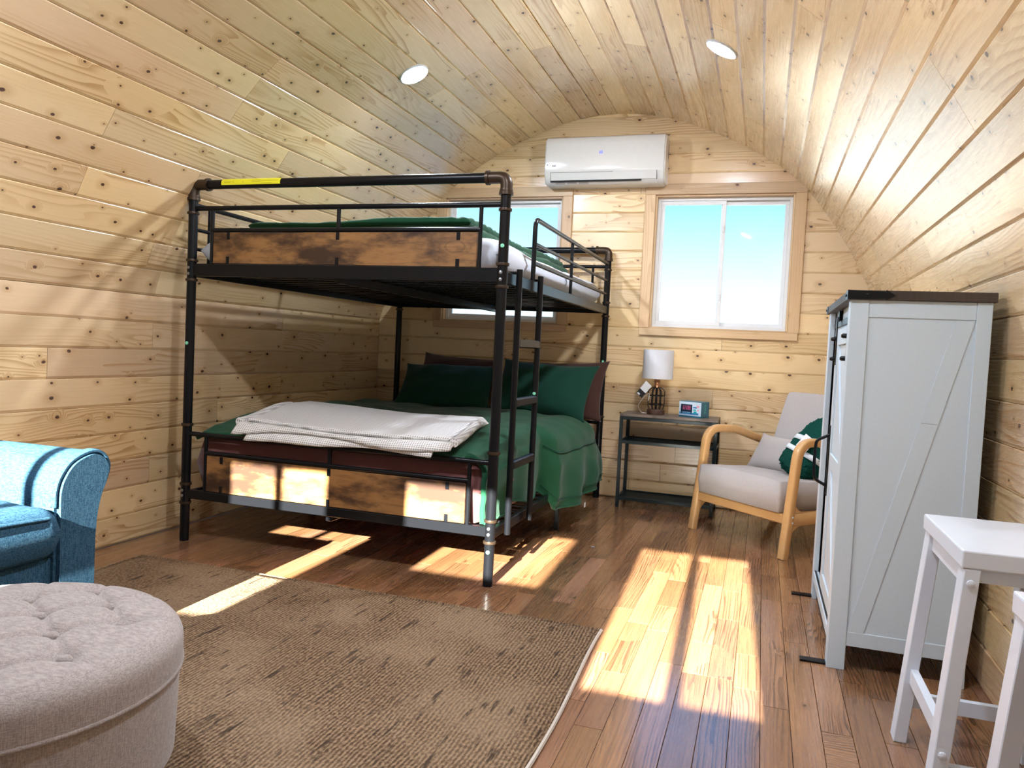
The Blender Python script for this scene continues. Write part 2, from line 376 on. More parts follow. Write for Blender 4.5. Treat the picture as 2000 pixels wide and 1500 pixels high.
# shells behind the boards
def arch_strip(s0, s1, off=TH+.002, t=.05):
    bm = B(); n = 40; A = []
    for i in range(n+1):
        s = s0+(s1-s0)*i/n; p = at_arc(s); d = (at_arc(min(cum[-1], s+.01))-at_arc(max(0, s-.01))).normalized(); nn = Vector((-d.y, d.x))
        A.append((p+nn*off, p+nn*(off+t)))
    V = [[bm.verts.new((XC+q.x, y, q.y)) for q in pr for y in (Y0-.1, Y1+.1)] for pr in A]
    for a, b in zip(V, V[1:]):
        bm.faces.new((a[0], a[1], b[1], b[0])); bm.faces.new((a[2], b[2], b[3], a[3]))
        bm.faces.new((a[0], b[0], b[2], a[2])); bm.faces.new((a[1], a[3], b[3], b[1]))
    bm.faces.new((V[0][0], V[0][2], V[0][3], V[0][1])); bm.faces.new((V[-1][0], V[-1][1], V[-1][3], V[-1][2]))
    bmesh.ops.recalc_face_normals(bm, faces=bm.faces); return bm
NW = 9                                    # board rows that count as upright wall
sW = NW*BWID
wall_left = struct('wall_left', arch_strip(0, sW), PLASTER, 'knotty pine board wall on the left, behind the bunk bed', 'wall')
wall_right = struct('wall_right', arch_strip(cum[-1]-sW, cum[-1]), PLASTER, 'knotty pine board wall on the right, behind the white cabinet', 'wall')
ceiling = struct('ceiling', arch_strip(sW, cum[-1]-sW), PLASTER, 'arched ceiling of long knotty pine boards', 'ceiling')
rr = random.Random(3)
for k in range(NROW):
    a = at_arc(k*BWID); b = at_arc((k+1)*BWID); c = (a+b)/2; d = (b-a).normalized(); nrm = Vector((d.y, 0, -d.x))
    par = wall_left if k < NW else (wall_right if k >= NROW-NW else ceiling)
    y = Y1; first = rr.choice([.7, 1.3, 1.9, 2.4, 3.0])
    while y > Y0+.01:
        L = min(first if y == Y1 else rr.choice([1.8, 2.4, 3.0]), y-Y0)
        if y-L-Y0 < .4: L = y-Y0
        plank('plank', (XC+c.x, y-L/2, c.y), (0, 1 if c.x < 0 else -1, 0), nrm, L, (b-a).length, PINE, par, .0055); y -= L
# floor
bm = B(); box(bm, (XL-.1, Y0-.1, -.15), (XR+.1, Y1+.1, -TH-.001))
floor = struct('floor', bm, plain('subfloor', (.03, .02, .012), .9), 'brown oak strip floor with sunlit patches', 'floor')
FW = .0835; pieces = []; rf = random.Random(11); nx = int(math.ceil((XR-XL)/FW))
for i in range(nx):
    y = Y1-rf.random()*.3; x = XL+(i+.5)*FW; top = Y1
    while top > Y0:
        L = min(rf.choice([.3, .4, .5, .6, .75, .9, 1.1]), top-Y0); pieces.append((x, top-L/2, L)); top -= L
def fvis(p):
    v = mw.inverted() @ Vector((p[0], p[1], 0)); dz = -v.z
    if dz < .5: return 1e9
    u = abs(v.x/dz)*1491; w = abs(v.y/dz)*1491
    return dz+(50 if u > 1150 or w > 900 else 0)
pieces.sort(key=fvis)
for x, y, L in pieces[:296]: plank('floor_board', (x, y, 0), (0, 1, 0), (0, 0, 1), L, FW, OAK, floor, .0012)
bm = B()
for x, y, L in pieces[296:]:
    t = bmesh.new(); t.from_mesh(plank_mesh(L, FW, .0012)); bmesh.ops.transform(t, matrix=Matrix.Translation((x, y, 0)) @ Matrix.Rotation(PI/2, 4, 'Z'), verts=t.verts); join(bm, t)
fb = obj('far_floor_boards', bm, wood_planks('oak_strips_rest', var=.3, **OAKARGS), floor); fb['kind'] = 'stuff'

# walls with openings: list of (x0,x1,z0,z1)
HOLES_BACK = [(-.79, .145, 1.245, 2.19), (-2.405, -1.47, 1.245, 2.19)]
HOLES_FRONT = [(-2.36, -1.67, 1.34, 2.27), (-.42, .27, 1.34, 2.27), (-1.50, -.55, .0, 2.30)]
def wall_shell(bm, holes, ya, yb):
    zs = sorted({0-.1, 2.95} | {h[2] for h in holes} | {h[3] for h in holes})
    for z0, z1 in zip(zs, zs[1:]):
        hs = sorted(h for h in holes if h[2] < z1-1e-6 and h[3] > z0+1e-6); x = XL-.1
        for h in hs+[(XR+.1, 0, 0, 0)]:
            if h[0] > x+1e-6: box(bm, (x, ya, z0), (h[0], yb, z1))
            x = h[1]
    return bm
bm = wall_shell(B(), HOLES_BACK, Y1+TH+.001, Y1+.11)
wall_back = struct('wall_back', bm, PLASTER, 'arched end wall of horizontal pine boards with two windows', 'wall')
bm = wall_shell(B(), HOLES_FRONT, Y0-.11, Y0-TH-.001)
wall_front = struct('wall_front', bm, PLASTER, 'near end wall of pine boards behind the viewer', 'wall')
def wall_boards(par, holes, y, nrm, seed, bw=.1375, z0=.004):
    r_ = random.Random(seed); z = z0
    while z < 2.78:
        hw = half_w(z)+.012 if z > 1.16 else HW
        segs = [(XC-hw, XC+hw)]
        for h in holes:
            if h[2] < z+bw*.5 < h[3]:
                ns = []
                for a, b in segs:
                    if h[0] > a: ns.append((a, min(b, h[0])))
                    if h[1] < b: ns.append((max(a, h[1]), b))
                segs = ns
        for a, b in segs:
            if b-a < .03: continue
            if b-a > 2.6:
                c = a+(b-a)*r_.uniform(.25, .75); parts = [(a, c), (c, b)]
            else: parts = [(a, b)]
            for p, q in parts: plank('plank', ((p+q)/2, y, z+bw/2), (1, 0, 0), nrm, q-p, bw, PINE, par, .0055)
        z += bw
wall_boards(wall_back, HOLES_BACK, Y1, (0, -1, 0), 5)
wall_boards(wall_front, HOLES_FRONT, Y0, (0, 1, 0), 6)
# outdoors
bm = B(); lathe(bm, [(60, -.62), (60, -.5)], (0, 3, 0), 48)
tag(obj('ground', bm, GROUND), 'dry open ground outside the cabin', 'ground', kind='structure')

# ------------------------------------------------------------------ windows
def window(name, hole, y, sgn, label, casing=True, latch=True, panes=None, top_off=0):
    """slider window in a hole; y = inner wall face, sgn = +1 when outdoors lies towards +y"""
    x0, x1, z0, z1 = hole; w = tag(thing(name, label, 'window', ((x0+x1)/2, y, z0)), kind='structure')
    Y = lambda d: y+sgn*d
    def bx(bm, a, b, bev=.002): box(bm, (a[0], min(a[1], b[1]), a[2]), (b[0], max(a[1], b[1]), b[2]), bev)
    if casing:
        cw = .074; t = .02; cz0, cz1 = z0-.052, z1+cw
        for nm, a, b in (('casing_board', (x0-cw, z1), (x1+cw, cz1)), ('casing_board', (x0-cw+.006, cz0-.0), (x1+cw-.006, z0)), ('casing_board', (x0-cw, z0), (x0, z1)), ('casing_board', (x1, z0), (x1+cw, z1))):
            me = None; L, wd = (b[0]-a[0], b[1]-a[1])
            bm = B(); horiz = L > wd
            if horiz: box(bm, (-L/2, -wd/2, -.004), (L/2, wd/2, t), .003)
            else: box(bm, (-wd/2, -L/2, -.004), (wd/2, L/2, t), .003)
            o = obj(nm, bm, PINE_TRIM, w, local=True)
            zx = Vector((0, -sgn, 0)); xx = Vector((1, 0, 0)) if horiz else Vector((0, 0, 1)); yy = zx.cross(xx)
            c = Vector(((a[0]+b[0])/2, y, (a[1]+b[1])/2))
            Mw = Matrix(((xx.x, yy.x, zx.x, c.x), (xx.y, yy.y, zx.y, c.y), (xx.z, yy.z, zx.z, c.z), (0, 0, 0, 1)))
            o.matrix_local = WM[w].inverted() @ Mw
    # timber lining of the opening
    for a, b in (((x0, Y(.0), z0), (x1, Y(.1), z0+.012)), ((x0, Y(.0), z1-.012), (x1, Y(.1), z1)), ((x0, Y(0), z0+.012), (x0+.012, Y(.1), z1-.012)), ((x1-.012, Y(0), z0+.012), (x1, Y(.1), z1-.012))):
        bm = B(); bx(bm, a, b); obj('jamb_lining', bm, PINE_TRIM, w)
    # vinyl frame
    f = .022; xa, xb, za, zb = x0+.012, x1-.012, z0+.012, z1-.012
    bm = B()
    for a, b in (((xa, Y(.045), za), (xb, Y(.105), za+f)), ((xa, Y(.045), zb-f), (xb, Y(.105), zb)), ((xa, Y(.045), za+f), (xa+f, Y(.105), zb-f)), ((xb-f, Y(.045), za+f), (xb, Y(.105), zb-f))): bx(bm, a, b)
    obj('frame', bm, VINYL, w)
    xm = (xa+xb)/2; s = .026
    for i, (p, q, d0) in enumerate(((xa+f, xm+.018, .052), (xm-.018, xb-f, .078))):
        bm = B(); zl, zh = za+f, zb-f
        for a, b in (((p, Y(d0), zl), (q, Y(d0+.022), zl+s)), ((p, Y(d0), zh-s), (q, Y(d0+.022), zh)), ((p, Y(d0), zl+s), (p+s, Y(d0+.022), zh-s)), ((q-s, Y(d0), zl+s), (q, Y(d0+.022), zh-s))): bx(bm, a, b)
        sa = obj('sash', bm, VINYL, w)
        bm = B(); bx(bm, (p+s-.004, Y(d0+.009), zl+s-.004), (q-s+.004, Y(d0+.013), zh-s+.004), 0); obj('pane', bm, GLASS, sa)
        if i == 0 and latch:
            for zz in (zl+.2, zh-.2):
                bm = B(); bx(bm, (q-.02, Y(d0-.008), zz-.022), (q-.006, Y(d0), zz+.022), .003); obj('latch', bm, VINYL, sa)
    return w
window('window_1', HOLES_BACK[0], Y1, 1, 'white sliding window with pine casing, above the armchair, left of the white cabinet')
window('window_2', HOLES_BACK[1], Y1, 1, 'white sliding window behind the top bunk, half hidden by the bunk bed')
# near end wall: two small sliders and a door with a glazed top
def simple_window(name, hole, glass, label):
    x0, x1, z0, z1 = hole; gx0, gx1, gz0, gz1, xm = glass
    w = tag(thing(name, label, 'window', ((x0+x1)/2, Y0, z0)), kind='structure'); ya, yb = Y0-.085, Y0-.045
    bm = B()
    for a, b in (((x0, ya, z0), (x1, yb, gz0)), ((x0, ya, gz1), (x1, yb, z1)), ((x0, ya, gz0), (gx0, yb, gz1)), ((gx1, ya, gz0), (x1, yb, gz1)), ((xm[0], ya, gz0), (xm[1], yb, gz1))): box(bm, a, b)
    obj('frame', bm, VINYL, w)
    for p, q in ((gx0, xm[0]), (xm[1], gx1)):
        bm = B(); box(bm, (p-.003, Y0-.067, gz0-.003), (q+.003, Y0-.063, gz1+.003)); obj('pane', bm, GLASS, w)
simple_window('window_3', HOLES_FRONT[0], (-2.284, -1.75, 1.413, 2.19, (-2.036, -1.992)), 'small white sliding window in the near end wall by the sofa')
simple_window('window_4', HOLES_FRONT[1], (-.345, .195, 1.413, 2.19, (-.092, -.042)), 'small white sliding window in the near end wall behind the viewer')
d = tag(thing('door_1', 'white entry door with a glazed top light in the near end wall', 'door', (-1.025, Y0, 0)), kind='structure')
bm = B(); ya, yb = Y0-.09, Y0-.04; gx0, gx1, gz0, gz1 = -1.332, -.715, 1.79, 2.19
for a, b in (((-1.5, ya, 0), (-.55, yb, gz0)), ((-1.5, ya, gz1), (-.55, yb, 2.30)), ((-1.5, ya, gz0), (gx0, yb, gz1)), ((gx1, ya, gz0), (-.55, yb, gz1))): box(bm, a, b)
obj('door_leaf', bm, WHITE, d)
bm = B(); box(bm, (gx0-.003, Y0-.067, gz0-.003), (gx1+.003, Y0-.063, gz1+.003)); obj('pane', bm, GLASS, d)
bm = B(); lathe(bm, [(.012, Y0-.04), (.012, Y0+.0), (.026, Y0+.005), (.026, Y0+.03), (.01, Y0+.036)], (-.63, 0, .95), 14, 'Y'); obj('door_knob', bm, STEEL, d, True)

# ------------------------------------------------------------------ recessed lights
def led(x, y, label):
    sg = None
    for i in range(len(PP)-1):
        if PP[i].x <= x-XC <= PP[i+1].x: sg = cum[i]; break
    k = int(sg/BWID); a = at_arc(sg-.02); b = at_arc(sg+.02); p = (a+b)/2; dd = (b-a).normalized(); nrm = Vector((dd.y, 0, -dd.x))
    t = thing('recessed_light', label, 'light', (XC+p.x, y, p.y), group='round recessed ceiling lights')
    R_ = nrm.to_track_quat('Z', 'Y').to_matrix().to_4x4(); Mx = Matrix.Translation((XC+p.x, y, p.y)) @ R_
    bm = B(); lathe(bm, [(.070, -.004), (.083, -.004), (.084, .006), (.078, .010), (.066, .006), (.064, .002)], n=32); bmesh.ops.transform(bm, matrix=Mx, verts=bm.verts); obj('trim_ring', bm, WHITE, t, True)
    bm = B(); lathe(bm, [(.062, .0075), (.0655, .0085), (.064, .0105), (.03, .0115)], n=32); bmesh.ops.transform(bm, matrix=Mx, verts=bm.verts); obj('diffuser', bm, LED, t, True)
led(-1.925, 3.91, 'round white recessed light in the ceiling above the bunk bed')
led(-.275, 3.89, 'round white recessed light in the ceiling, right of the other one')
led(-1.925, 1.55, 'round white recessed light in the ceiling above the sofa')
led(-.275, 1.55, 'round white recessed light in the ceiling above the rug edge')

# ------------------------------------------------------------------ bunk bed
BX0, BX1, BY0, BY1, BH = -2.735, -1.093, 3.142, 5.445, 1.785
bed = thing('bunk_bed', 'black metal pipe bunk bed with rustic brown wood end panels and a ladder', 'bunk bed', ((BX0+BX1)/2, (BY0+BY1)/2, 0))
def part(name, bm, mat=BLACK, parent=bed, smooth=True): return obj(name, bm, mat, parent, smooth)
def bar(name, pts, r=.0115, mat=BLACK, parent=bed, n=10): return part(name, tube(B(), pts, r, n), mat, parent)
def boxp(name, lo, hi, bev=.003, mat=BLACK, parent=bed): return part(name, box(B(), lo, hi, bev), mat, parent, False)
PR = .0225
for (x, y) in ((BX0, BY0), (BX1, BY0), (BX1, BY1), (BX0, BY1)):
    p = bar('post', [(x, y, .0), (x, y, .02), (x, y, BH-.05)], PR, n=18)
    for z in (.195, .29, .59, 1.315, 1.412, 1.646, 1.728):
        part('collar', lathe(B(), [(PR, z-.007), (PR+.006, z-.006), (PR+.007, z), (PR+.006, z+.006), (PR, z+.007)], (x, y, 0), 18), BRONZE, p)
    front = y == BY0
    for z in (.232, .258, 1.345, 1.375):
        yy = y-PR if front else y+PR
        sg = -1 if front else 1
        part('bolt', lathe(B(), [(.0075, yy-.004*0), (.0075, yy+sg*.003), (.004, yy+sg*.004)], (x, 0, z), 10, 'Y'), STEEL, p)
    if x == BX1:
        for z in ((.155, 1.49) if front else (.99, .235)):
            part('hole_plug', lathe(B(), [(.0085, y-PR+.001), (.0085, y-PR-.003), (.005, y-PR-.004)], (x+.002, 0, z), 10, 'Y'), GLOW, p)
    elif front:
        part('hole_plug', lathe(B(), [(.0085, y-PR+.001), (.0085, y-PR-.003), (.005, y-PR-.004)], (x+.002, 0, 1.0), 10, 'Y'), GLOW, p)
def end_frame(y, foot):
    # top pipe with elbows
    tp = bar('top_pipe', [(BX0+.075, y, BH), (BX1-.075, y, BH)], PR, n=18)
    for sx_, x in ((1, BX0), (-1, BX1)):
        pth = fillet([(x, y, BH-.07), (x, y, BH), (x+sx_*.085, y, BH)], .06, 10)
        e = part('elbow', tube(B(), pth, PR+.004, 18), BRONZE)
        part('elbow_rim', lathe(B(), [(PR, x+sx_*.079), (PR+.009, x+sx_*.079), (PR+.009, x+sx_*.093), (PR, x+sx_*.093)], (0, y, BH), 18, 'X'), BRONZE, e)
        part('elbow_rim', lathe(B(), [(PR, BH-.076), (PR+.009, BH-.076), (PR+.009, BH-.063), (PR, BH-.063)], (x, y, 0), 18), BRONZE, e)
    xs = (-2.617, -1.91, -1.203)
    for z0, ztop, zmid, zdeck in ((1.397, 1.669, 1.562, 1.365), (.262, .545, .456, .24)):
        bar('cross_bar', [(BX0+.01, y, ztop), (BX1-.01, y, ztop)], .012)
        if foot: bar('panel_rail', [(xs[0], y, zmid), (xs[2], y, zmid)], .011)
        boxp('end_rail', (BX0+.015, y-.014, zdeck-.03 if z0 > 1 else zdeck-.022), (BX1-.015, y+.014, zdeck+.031 if z0 > 1 else zdeck+.022))
        for i, x in enumerate(xs):
            bar('spindle', [(x, y, z0-.02), (x, y, ztop)] if (foot and i != 1) or not foot else [(x, y, zmid), (x, y, ztop)], .0095)
        if foot:
            pn = boxp('wood_panel', (xs[0]+.012, y-.007, z0+.002), (xs[2]-.012, y+.008, zmid-.012), .0015, RUSTIC)
            for x in (xs[0]+.1, xs[1]+.002, xs[2]-.1):
                for z in (zmid-.012, z0+.001):
                    s_ = -1 if z > z0+.1 else 1
                    c = boxp('clip', (x-.009, y-.0095, min(z, z+s_*.035)), (x+.009, y-.0068, max(z, z+s_*.035)), .001, BLACK, pn)
end_frame(BY0, True); end_frame(BY1, False)
# warning label wrapped on the top pipe
lb = B(); r_ = PR+.0012
def lab(u, v):
    a = math.radians(200-95*v); x = -2.555+.335*u
    if u < .02: x += .012*math.sin(v*25)
    return Vector((x, BY0+r_*math.cos(a), BH+r_*math.sin(a)))
tl = part('warning_label', grid(lb, lab, 24, 8), YELLOW); tl['label'] = 'yellow warning label on top pipe'
for i, (u0, u1, v) in enumerate(((.05, .17, .42), (.19, .22, .42), (.05, .17, .30), (.19, .22, .30), (.36, .39, .42), (.36, .39, .28), (.52, .66, .62), (.52, .97, .50), (.52, .97, .40), (.52, .68, .30), (.68, .86, .14))):
    b2 = B(); r_ = PR+.0016
    def ln(u, w): a = math.radians(200-95*(v+.03*(w-.5))); x = -2.555+.335*(u0+(u1-u0)*u); return Vector((x, BY0+r_*math.cos(a), BH+r_*math.sin(a)))
    part('label_print', grid(b2, ln, 8, 1), LABELTXT, tl)
b2 = B(); r_ = PR+.0012
part('torn_sticker', grid(b2, lambda u, v: Vector((-2.14+.06*u, BY0+r_*math.cos(math.radians(120-50*v)), BH+r_*math.sin(math.radians(120-50*v)))), 4, 4), CARD)
# side beams and slats
for x in (BX0, BX1):
    sgn = 1 if x == BX1 else -1
    boxp('side_rail', (x-.012, BY0+.02, 1.332), (x+.012, BY1-.02, 1.385))
    boxp('side_rail', (x-.012, BY0+.02, .205), (x+.012, BY1-.02, .252))
for zt, nm in ((1.372, 'slat'), (.243, 'slat')):
    for i in range(17):
        y = BY0+.10+i*(BY1-BY0-.2)/16
        boxp('slat', (BX0+.012, y-.016, zt-.012), (BX1-.012, y+.016, zt), .003)
    boxp('centre_beam', ((BX0+BX1)/2-.016, BY0+.015, zt-.055), ((BX0+BX1)/2+.016, BY1-.015, zt-.013))
for x in ((BX0+BX1)/2, BX1+.003, BX0):
    for y in ((BY0+.85,) if x == (BX0+BX1)/2 else (4.31,)):
        boxp('centre_leg', (x-.014, y-.014, 0), (x+.014, y+.014, .21), .003)
# long guard rails of the top bunk
def guard(x, ya, yb, first):
    pth = fillet([(x, ya, 1.34), (x, ya, 1.688), (x, yb, 1.688)], .05, 8) if first else [(x, ya, 1.688), (x, yb, 1.688)]
    bar('guard_rail', pth, .012)
    for z in (1.568, 1.472): bar('guard_rail', [(x, ya, z), (x, yb, z)], .0095)
    for y in (ya+(yb-ya)*.42, yb-.045): bar('guard_spindle', [(x, y, 1.36), (x, y, 1.688)], .0095)
    if not first: bar('guard_spindle', [(x, ya+.1, 1.36), (x, ya+.1, 1.688)], .0095)
guard(BX1, 3.60, BY1-.02, True); guard(BX0, BY0+.02, BY1-.02, False)
# ladder, hooked on the right side
ld = bar('ladder_stile', [(BX1+.036, 3.275, .205), (BX1+.036, 3.275, 1.405)], .0145, n=12)
l2 = bar('ladder_stile', [(BX1+.036, 3.615, .205), (BX1+.036, 3.615, 1.41)], .0145, n=12)
for z in (1.075, .805, .52): boxp('rung', (BX1+.022, 3.28, z-.02), (BX1+.05, 3.61, z+.02), .006)
for y in (3.275, 3.615): boxp('ladder_hook', (BX1-.016, y-.016, 1.385), (BX1+.03, y+.016, 1.395), .002)
part('hole_plug', lathe(B(), [(.008, 3.60), (.008, 3.598), (.005, 3.597)], (BX1+.036, 0, .835), 10, 'Y'), GLOW, l2)

# ------------------------------------------------------------------ bedding
def soft_slab(x0, x1, y0, y1, zf0, zf1, rx, nx=40, ny=50, wr=.0, ws=4.0, seed=0.0, edge=2.6):
    """puffy slab: zf0/zf1 give bottom and top height at (x,y)"""
    bm = B(); top = {}; bot = {}
    for i in range(nx+1):
        for j in range(ny+1):
            u = i/nx*2-1; v = j/ny*2-1
            # crowd points to the border for a round edge
            uu = math.sin(u*PI/2)*.55+u*.45; vv = math.sin(v*PI/2)*.55+v*.45
            x = (x0+x1)/2+uu*(x1-x0)/2; y = (y0+y1)/2+vv*(y1-y0)/2
            dx = min(x-x0, x1-x); dy = min(y-y0, y1-y); e = 1
            for d_ in (dx, dy):
                t = min(1, max(0, d_/rx)); e *= (1-(1-t)**edge)**(1/edge) if t > 0 else 0
            a, b = zf0(x, y), zf1(x, y); m = (a+b)/2
            w = wr*(nz(x, y, seed, ws)+.5*nz(x, y, seed+5, ws*2.3)) if wr else 0
            top[i, j] = bm.verts.new((x, y, m+(b-m)*e+w*e))
            bot[i, j] = top[i, j] if i in (0, nx) or j in (0, ny) else bm.verts.new((x, y, m+(a-m)*e))
    for i in range(nx):
        for j in range(ny):
            bm.faces.new((top[i, j], top[i+1, j], top[i+1, j+1], top[i, j+1]))
            q = (bot[i, j], bot[i, j+1], bot[i+1, j+1], bot[i+1, j])
            try: bm.faces.new(q)
            except ValueError: pass
    return bm
M0, M1 = BX0+.04, BX1-.05
C = lambda v: (lambda x, y: v)
lm = thing('mattress', 'thick mattress in a mauve fitted sheet on the lower bunk', 'mattress', ((M0+M1)/2, 4.3, .245))
obj('mattress_body', soft_slab(M0, M1, BY0+.03, BY1-.05, C(.246), C(.556), .07, 30, 40, edge=3.2), SHEET, lm, 'all')
um = thing('mattress', 'white sheeted mattress with bulging edges on the top bunk', 'mattress', ((M0+M1)/2, 4.3, 1.374))
obj('mattress_body', soft_slab(M0-.015, M1+.02, BY0+.03, BY1-.06, C(1.374), lambda x, y: 1.545+.022*nz(x, y, 2, 2.0), .13, 40, 60, .006, 7, 3.0, edge=2.3), WSHEET, um, 'all')
# upper comforter, folded in quarters and set back from the edge
uc = thing('comforter', 'dark green comforter lying folded on the top bunk', 'comforter', (-1.95, 4.2, 1.55))
def ucz(x, y): return 1.640+.016*nz(x, y, 8, 2.6)+.010*math.sin((y-x*.6)*5)
obj('folded_layer', soft_slab(-2.55, -1.27, 3.25, 5.02, C(1.53), lambda x, y: ucz(x, y)-.04, .035, 40, 80, .004, 9, 1.0), GREENF, uc, 'all')
b_ = soft_slab(-2.50, -1.30, 3.26, 4.98, lambda x, y: ucz(x, y)-.048, ucz, .045, 60, 120, .004, 11, 6.0)
for v in b_.verts:   # puckered stitching along the rim
    x, y, z = v.co; dd = min(x+2.5, -1.30-x, y-3.26, 4.98-y)
    if dd < .09 and x > -1.42: v.co.z += .004*math.sin((x+y)*85+3*nz(x, y, 1, 9))*(1-dd/.09)
obj('folded_layer', b_, GREENF, uc, 'all')

# lower comforter: lies over the mattress and hangs down the right-hand side
def ltop(x, y):
    z = .582+.055*sst(3.2, 3.65, y)+.012*nz(x, y, 4, 3.0)+.010*nz(x, y, 9, 7.0)
    z += .045*math.exp(-((x+2.42)/.16)**2-((y-4.05)/.20)**2)      # bunched ridge at the left
    z += .012*math.sin((x+2)*16)*sst(3.9, 4.4, y)*.5
    return z
def lower_comf(u, v):
    y = 3.165+v*1.745; far = sst(4.02, 4.10, y)
    s = u*2.165                                     # arc from the left edge across the top, then down
    xl = -2.705; xr = -1.135+.01*far
    flat = xr-xl-.10
    hem = .275-.02*math.sin(y*9) if far < .5 else .17+.05*abs(math.sin((y-4.05)*2.6))
    hem = (.272+.018*math.sin(y*11))*(1-far)+(.165+.055*sst(4.2, 4.85, y))*far
    out = (.008+.012*math.sin(y*17))*(1-far)+.0*far
    bulge = (.13*math.sin(min(1, max(0, (y-4.0)/1.05))*PI*.62+.25))*far
    if s < flat:
        x = xl+s; z = ltop(x, y)
        if y < 3.26: z -= .025*sst(3.26, 3.165, y)
        if s < .05: z -= .03*(1-s/.05)
        return Vector((x, y, z))
    t = min(1, (s-flat)/(2.165-flat)); zt = ltop(xl+flat, y)
    ang = min(1, t/.35)*PI/2
    R_ = .10+.05*far
    if t < .35:
        x = xl+flat+math.sin(ang)*(R_+bulge*.55); z = zt-(1-math.cos(ang))*R_
    else:
        k = (t-.35)/.65; z = (zt-R_)+(hem-(zt-R_))*k
        fold = far*(.028*math.sin(y*19+k*1.5)*k)+(1-far)*.008*math.sin(y*26)*k
        x = xl+flat+R_+bulge*(.55+.45*math.sin(k*PI*.75))+fold+out
    wv = .010*nz(y*3, z*5, 3, 2.2)*min(1, t*4)
    return Vector((x+wv, y+.02*nz(z*4, y*2, 6)*t+.03*far*t*(y-4.5), z))
lc = thing('comforter', 'green comforter spread over the lower bunk, hanging down its right side', 'comforter', (-1.9, 4.0, .57))
o = obj('quilt', grid(B(), lower_comf, 130, 110), GREENF, lc, 'all')
md = o.modifiers.new('thick', 'SOLIDIFY'); md.thickness = .022; md.offset = -1
for sx_ in (.80, .97):     # stitched seams
    o2 = obj('stitch_seam', tube(B(), [lower_comf(sx_, .50+.5*k/40)+Vector((.004, 0, .003)) for k in range(41)], .003, 6), GREENP, lc, True)
o2 = obj('hem_piping', tube(B(), [lower_comf(.996, k/80)+Vector((.002, 0, -.002)) for k in range(81)], .0055, 6), GREENF, lc, True)
bm = box(B(), (-.935, 4.33, .148), (-.933, 4.355, .175)); t_ = obj('care_tag', bm, CARD, lc)

def pillow(name, c, w, h, t, tilt, yaw, mat, label, cat, roll=0, seed=0.0, group=None, ear=.012, wr=.016):
    bm = B(); n = 28; T = {}; Bt = {}
    for i in range(n+1):
        for j in range(n+1):
            u = i/n*2-1; v = j/n*2-1
            uu = math.sin(u*PI/2)*.6+u*.4; vv = math.sin(v*PI/2)*.6+v*.4
            k = max(0, (1-uu**2.0))**.5*max(0, (1-vv**2.0))**.5 if False else max(0, (1-abs(uu)**2.6))**.6*max(0, (1-abs(vv)**2.6))**.6
            pin = 1-.05*(1-abs(vv)**2)*abs(uu)**3; pin2 = 1-.09*(1-abs(uu)**2)*abs(vv)**3
            x = uu*w/2*pin; z = vv*h/2*pin2
            cr_ = (abs(uu)*abs(vv))**6*ear; x += math.copysign(cr_, uu); z += math.copysign(cr_, vv)
            wv = wr*(nz(x*5, z*5, seed)+.5*nz(x*11, z*11, seed+3))*min(1, k*1.5)
            T[i, j] = bm.verts.new((x, -t/2*k+wv, z)); Bt[i, j] = T[i, j] if i in (0, n) or j in (0, n) else bm.verts.new((x, t/2*k+wv, z))
    for i in range(n):
        for j in range(n):
            bm.faces.new((T[i, j], T[i+1, j], T[i+1, j+1], T[i, j+1])); bm.faces.new((Bt[i, j], Bt[i, j+1], Bt[i+1, j+1], Bt[i+1, j]))
    M = Matrix.Translation(c) @ Matrix.Rotation(yaw, 4, 'Z') @ Matrix.Rotation(-tilt, 4, 'X') @ Matrix.Rotation(roll, 4, 'Y')
    bmesh.ops.transform(bm, matrix=M, verts=bm.verts)
    zb = min(v.co.z for v in bm.verts)
    return one(name, bm, mat, label, cat, (c[0], c[1], zb), 'all', group)
D_ = math.radians
pillow('pillow', (-2.17, 5.29, .785), .62, .46, .19, D_(36), D_(3), BROWNP, 'dark brown pillow propped behind the left green pillow on the lower bunk', 'pillow', D_(3), 1.0)
pillow('pillow', (-1.42, 5.29, .775), .76, .46, .15, D_(30), D_(-3), BROWNP, 'dark brown pillow propped behind the right green pillow on the lower bunk', 'pillow', D_(-2), 2.0)
pillow('pillow', (-2.12, 5.00, .765), .68, .44, .16, D_(50), D_(6), GREENP, 'green pillow on the left of the lower bunk, away from the ladder', 'pillow', D_(-2), 3.0)
pillow('pillow', (-1.41, 5.00, .785), .70, .42, .17, D_(33), D_(-8), GREENP, 'green pillow on the right of the lower bunk, behind the ladder', 'pillow', D_(1), 4.0)

# white waffle throw, folded, over the foot of the lower bunk
tb = thing('throw_blanket', 'white waffle-knit throw folded in layers across the foot of the lower bunk', 'blanket', (-1.85, 3.4, .6))
def base_z(x, y): return .570+.052*sst(3.12, 3.6, y)+.006*math.sin(x*5.0+1)+.007*nz(x, y, 12, 3)-.008*sst(-2.3, -1.2, x)
def layer(k, xa, xb, ya, yb, z0, t):
    def sk(x, y): return x+.10*(y-3.4)*(-.5), y+.035*math.sin(x*4.2+k)
    b = soft_slab(xa, xb, ya, yb, lambda x, y: base_z(x, y)+z0, lambda x, y: base_z(x, y)+z0+t, .02, 70, 40, .002, 9, k*3.1)
    for v in b.verts:
        x, y, z = v.co; nx_ = x-.10*(y-3.45)+.012*nz(y*6, k, 2); ny_ = y+.014*math.sin(x*6.4+k*1.9)+.012*nz(x*3, k, 1)+.05*sst(-2.2, -2.45, x)*(y-3.4)
        nzv = z
        if ny_ < 3.12: nzv -= (3.12-ny_)*.9
        v.co = (nx_, ny_, nzv)
    obj('fold_layer', b, WAFFLE, tb, 'all')
layer(0, -2.38, -1.40, 3.09, 3.72, .006, .022)
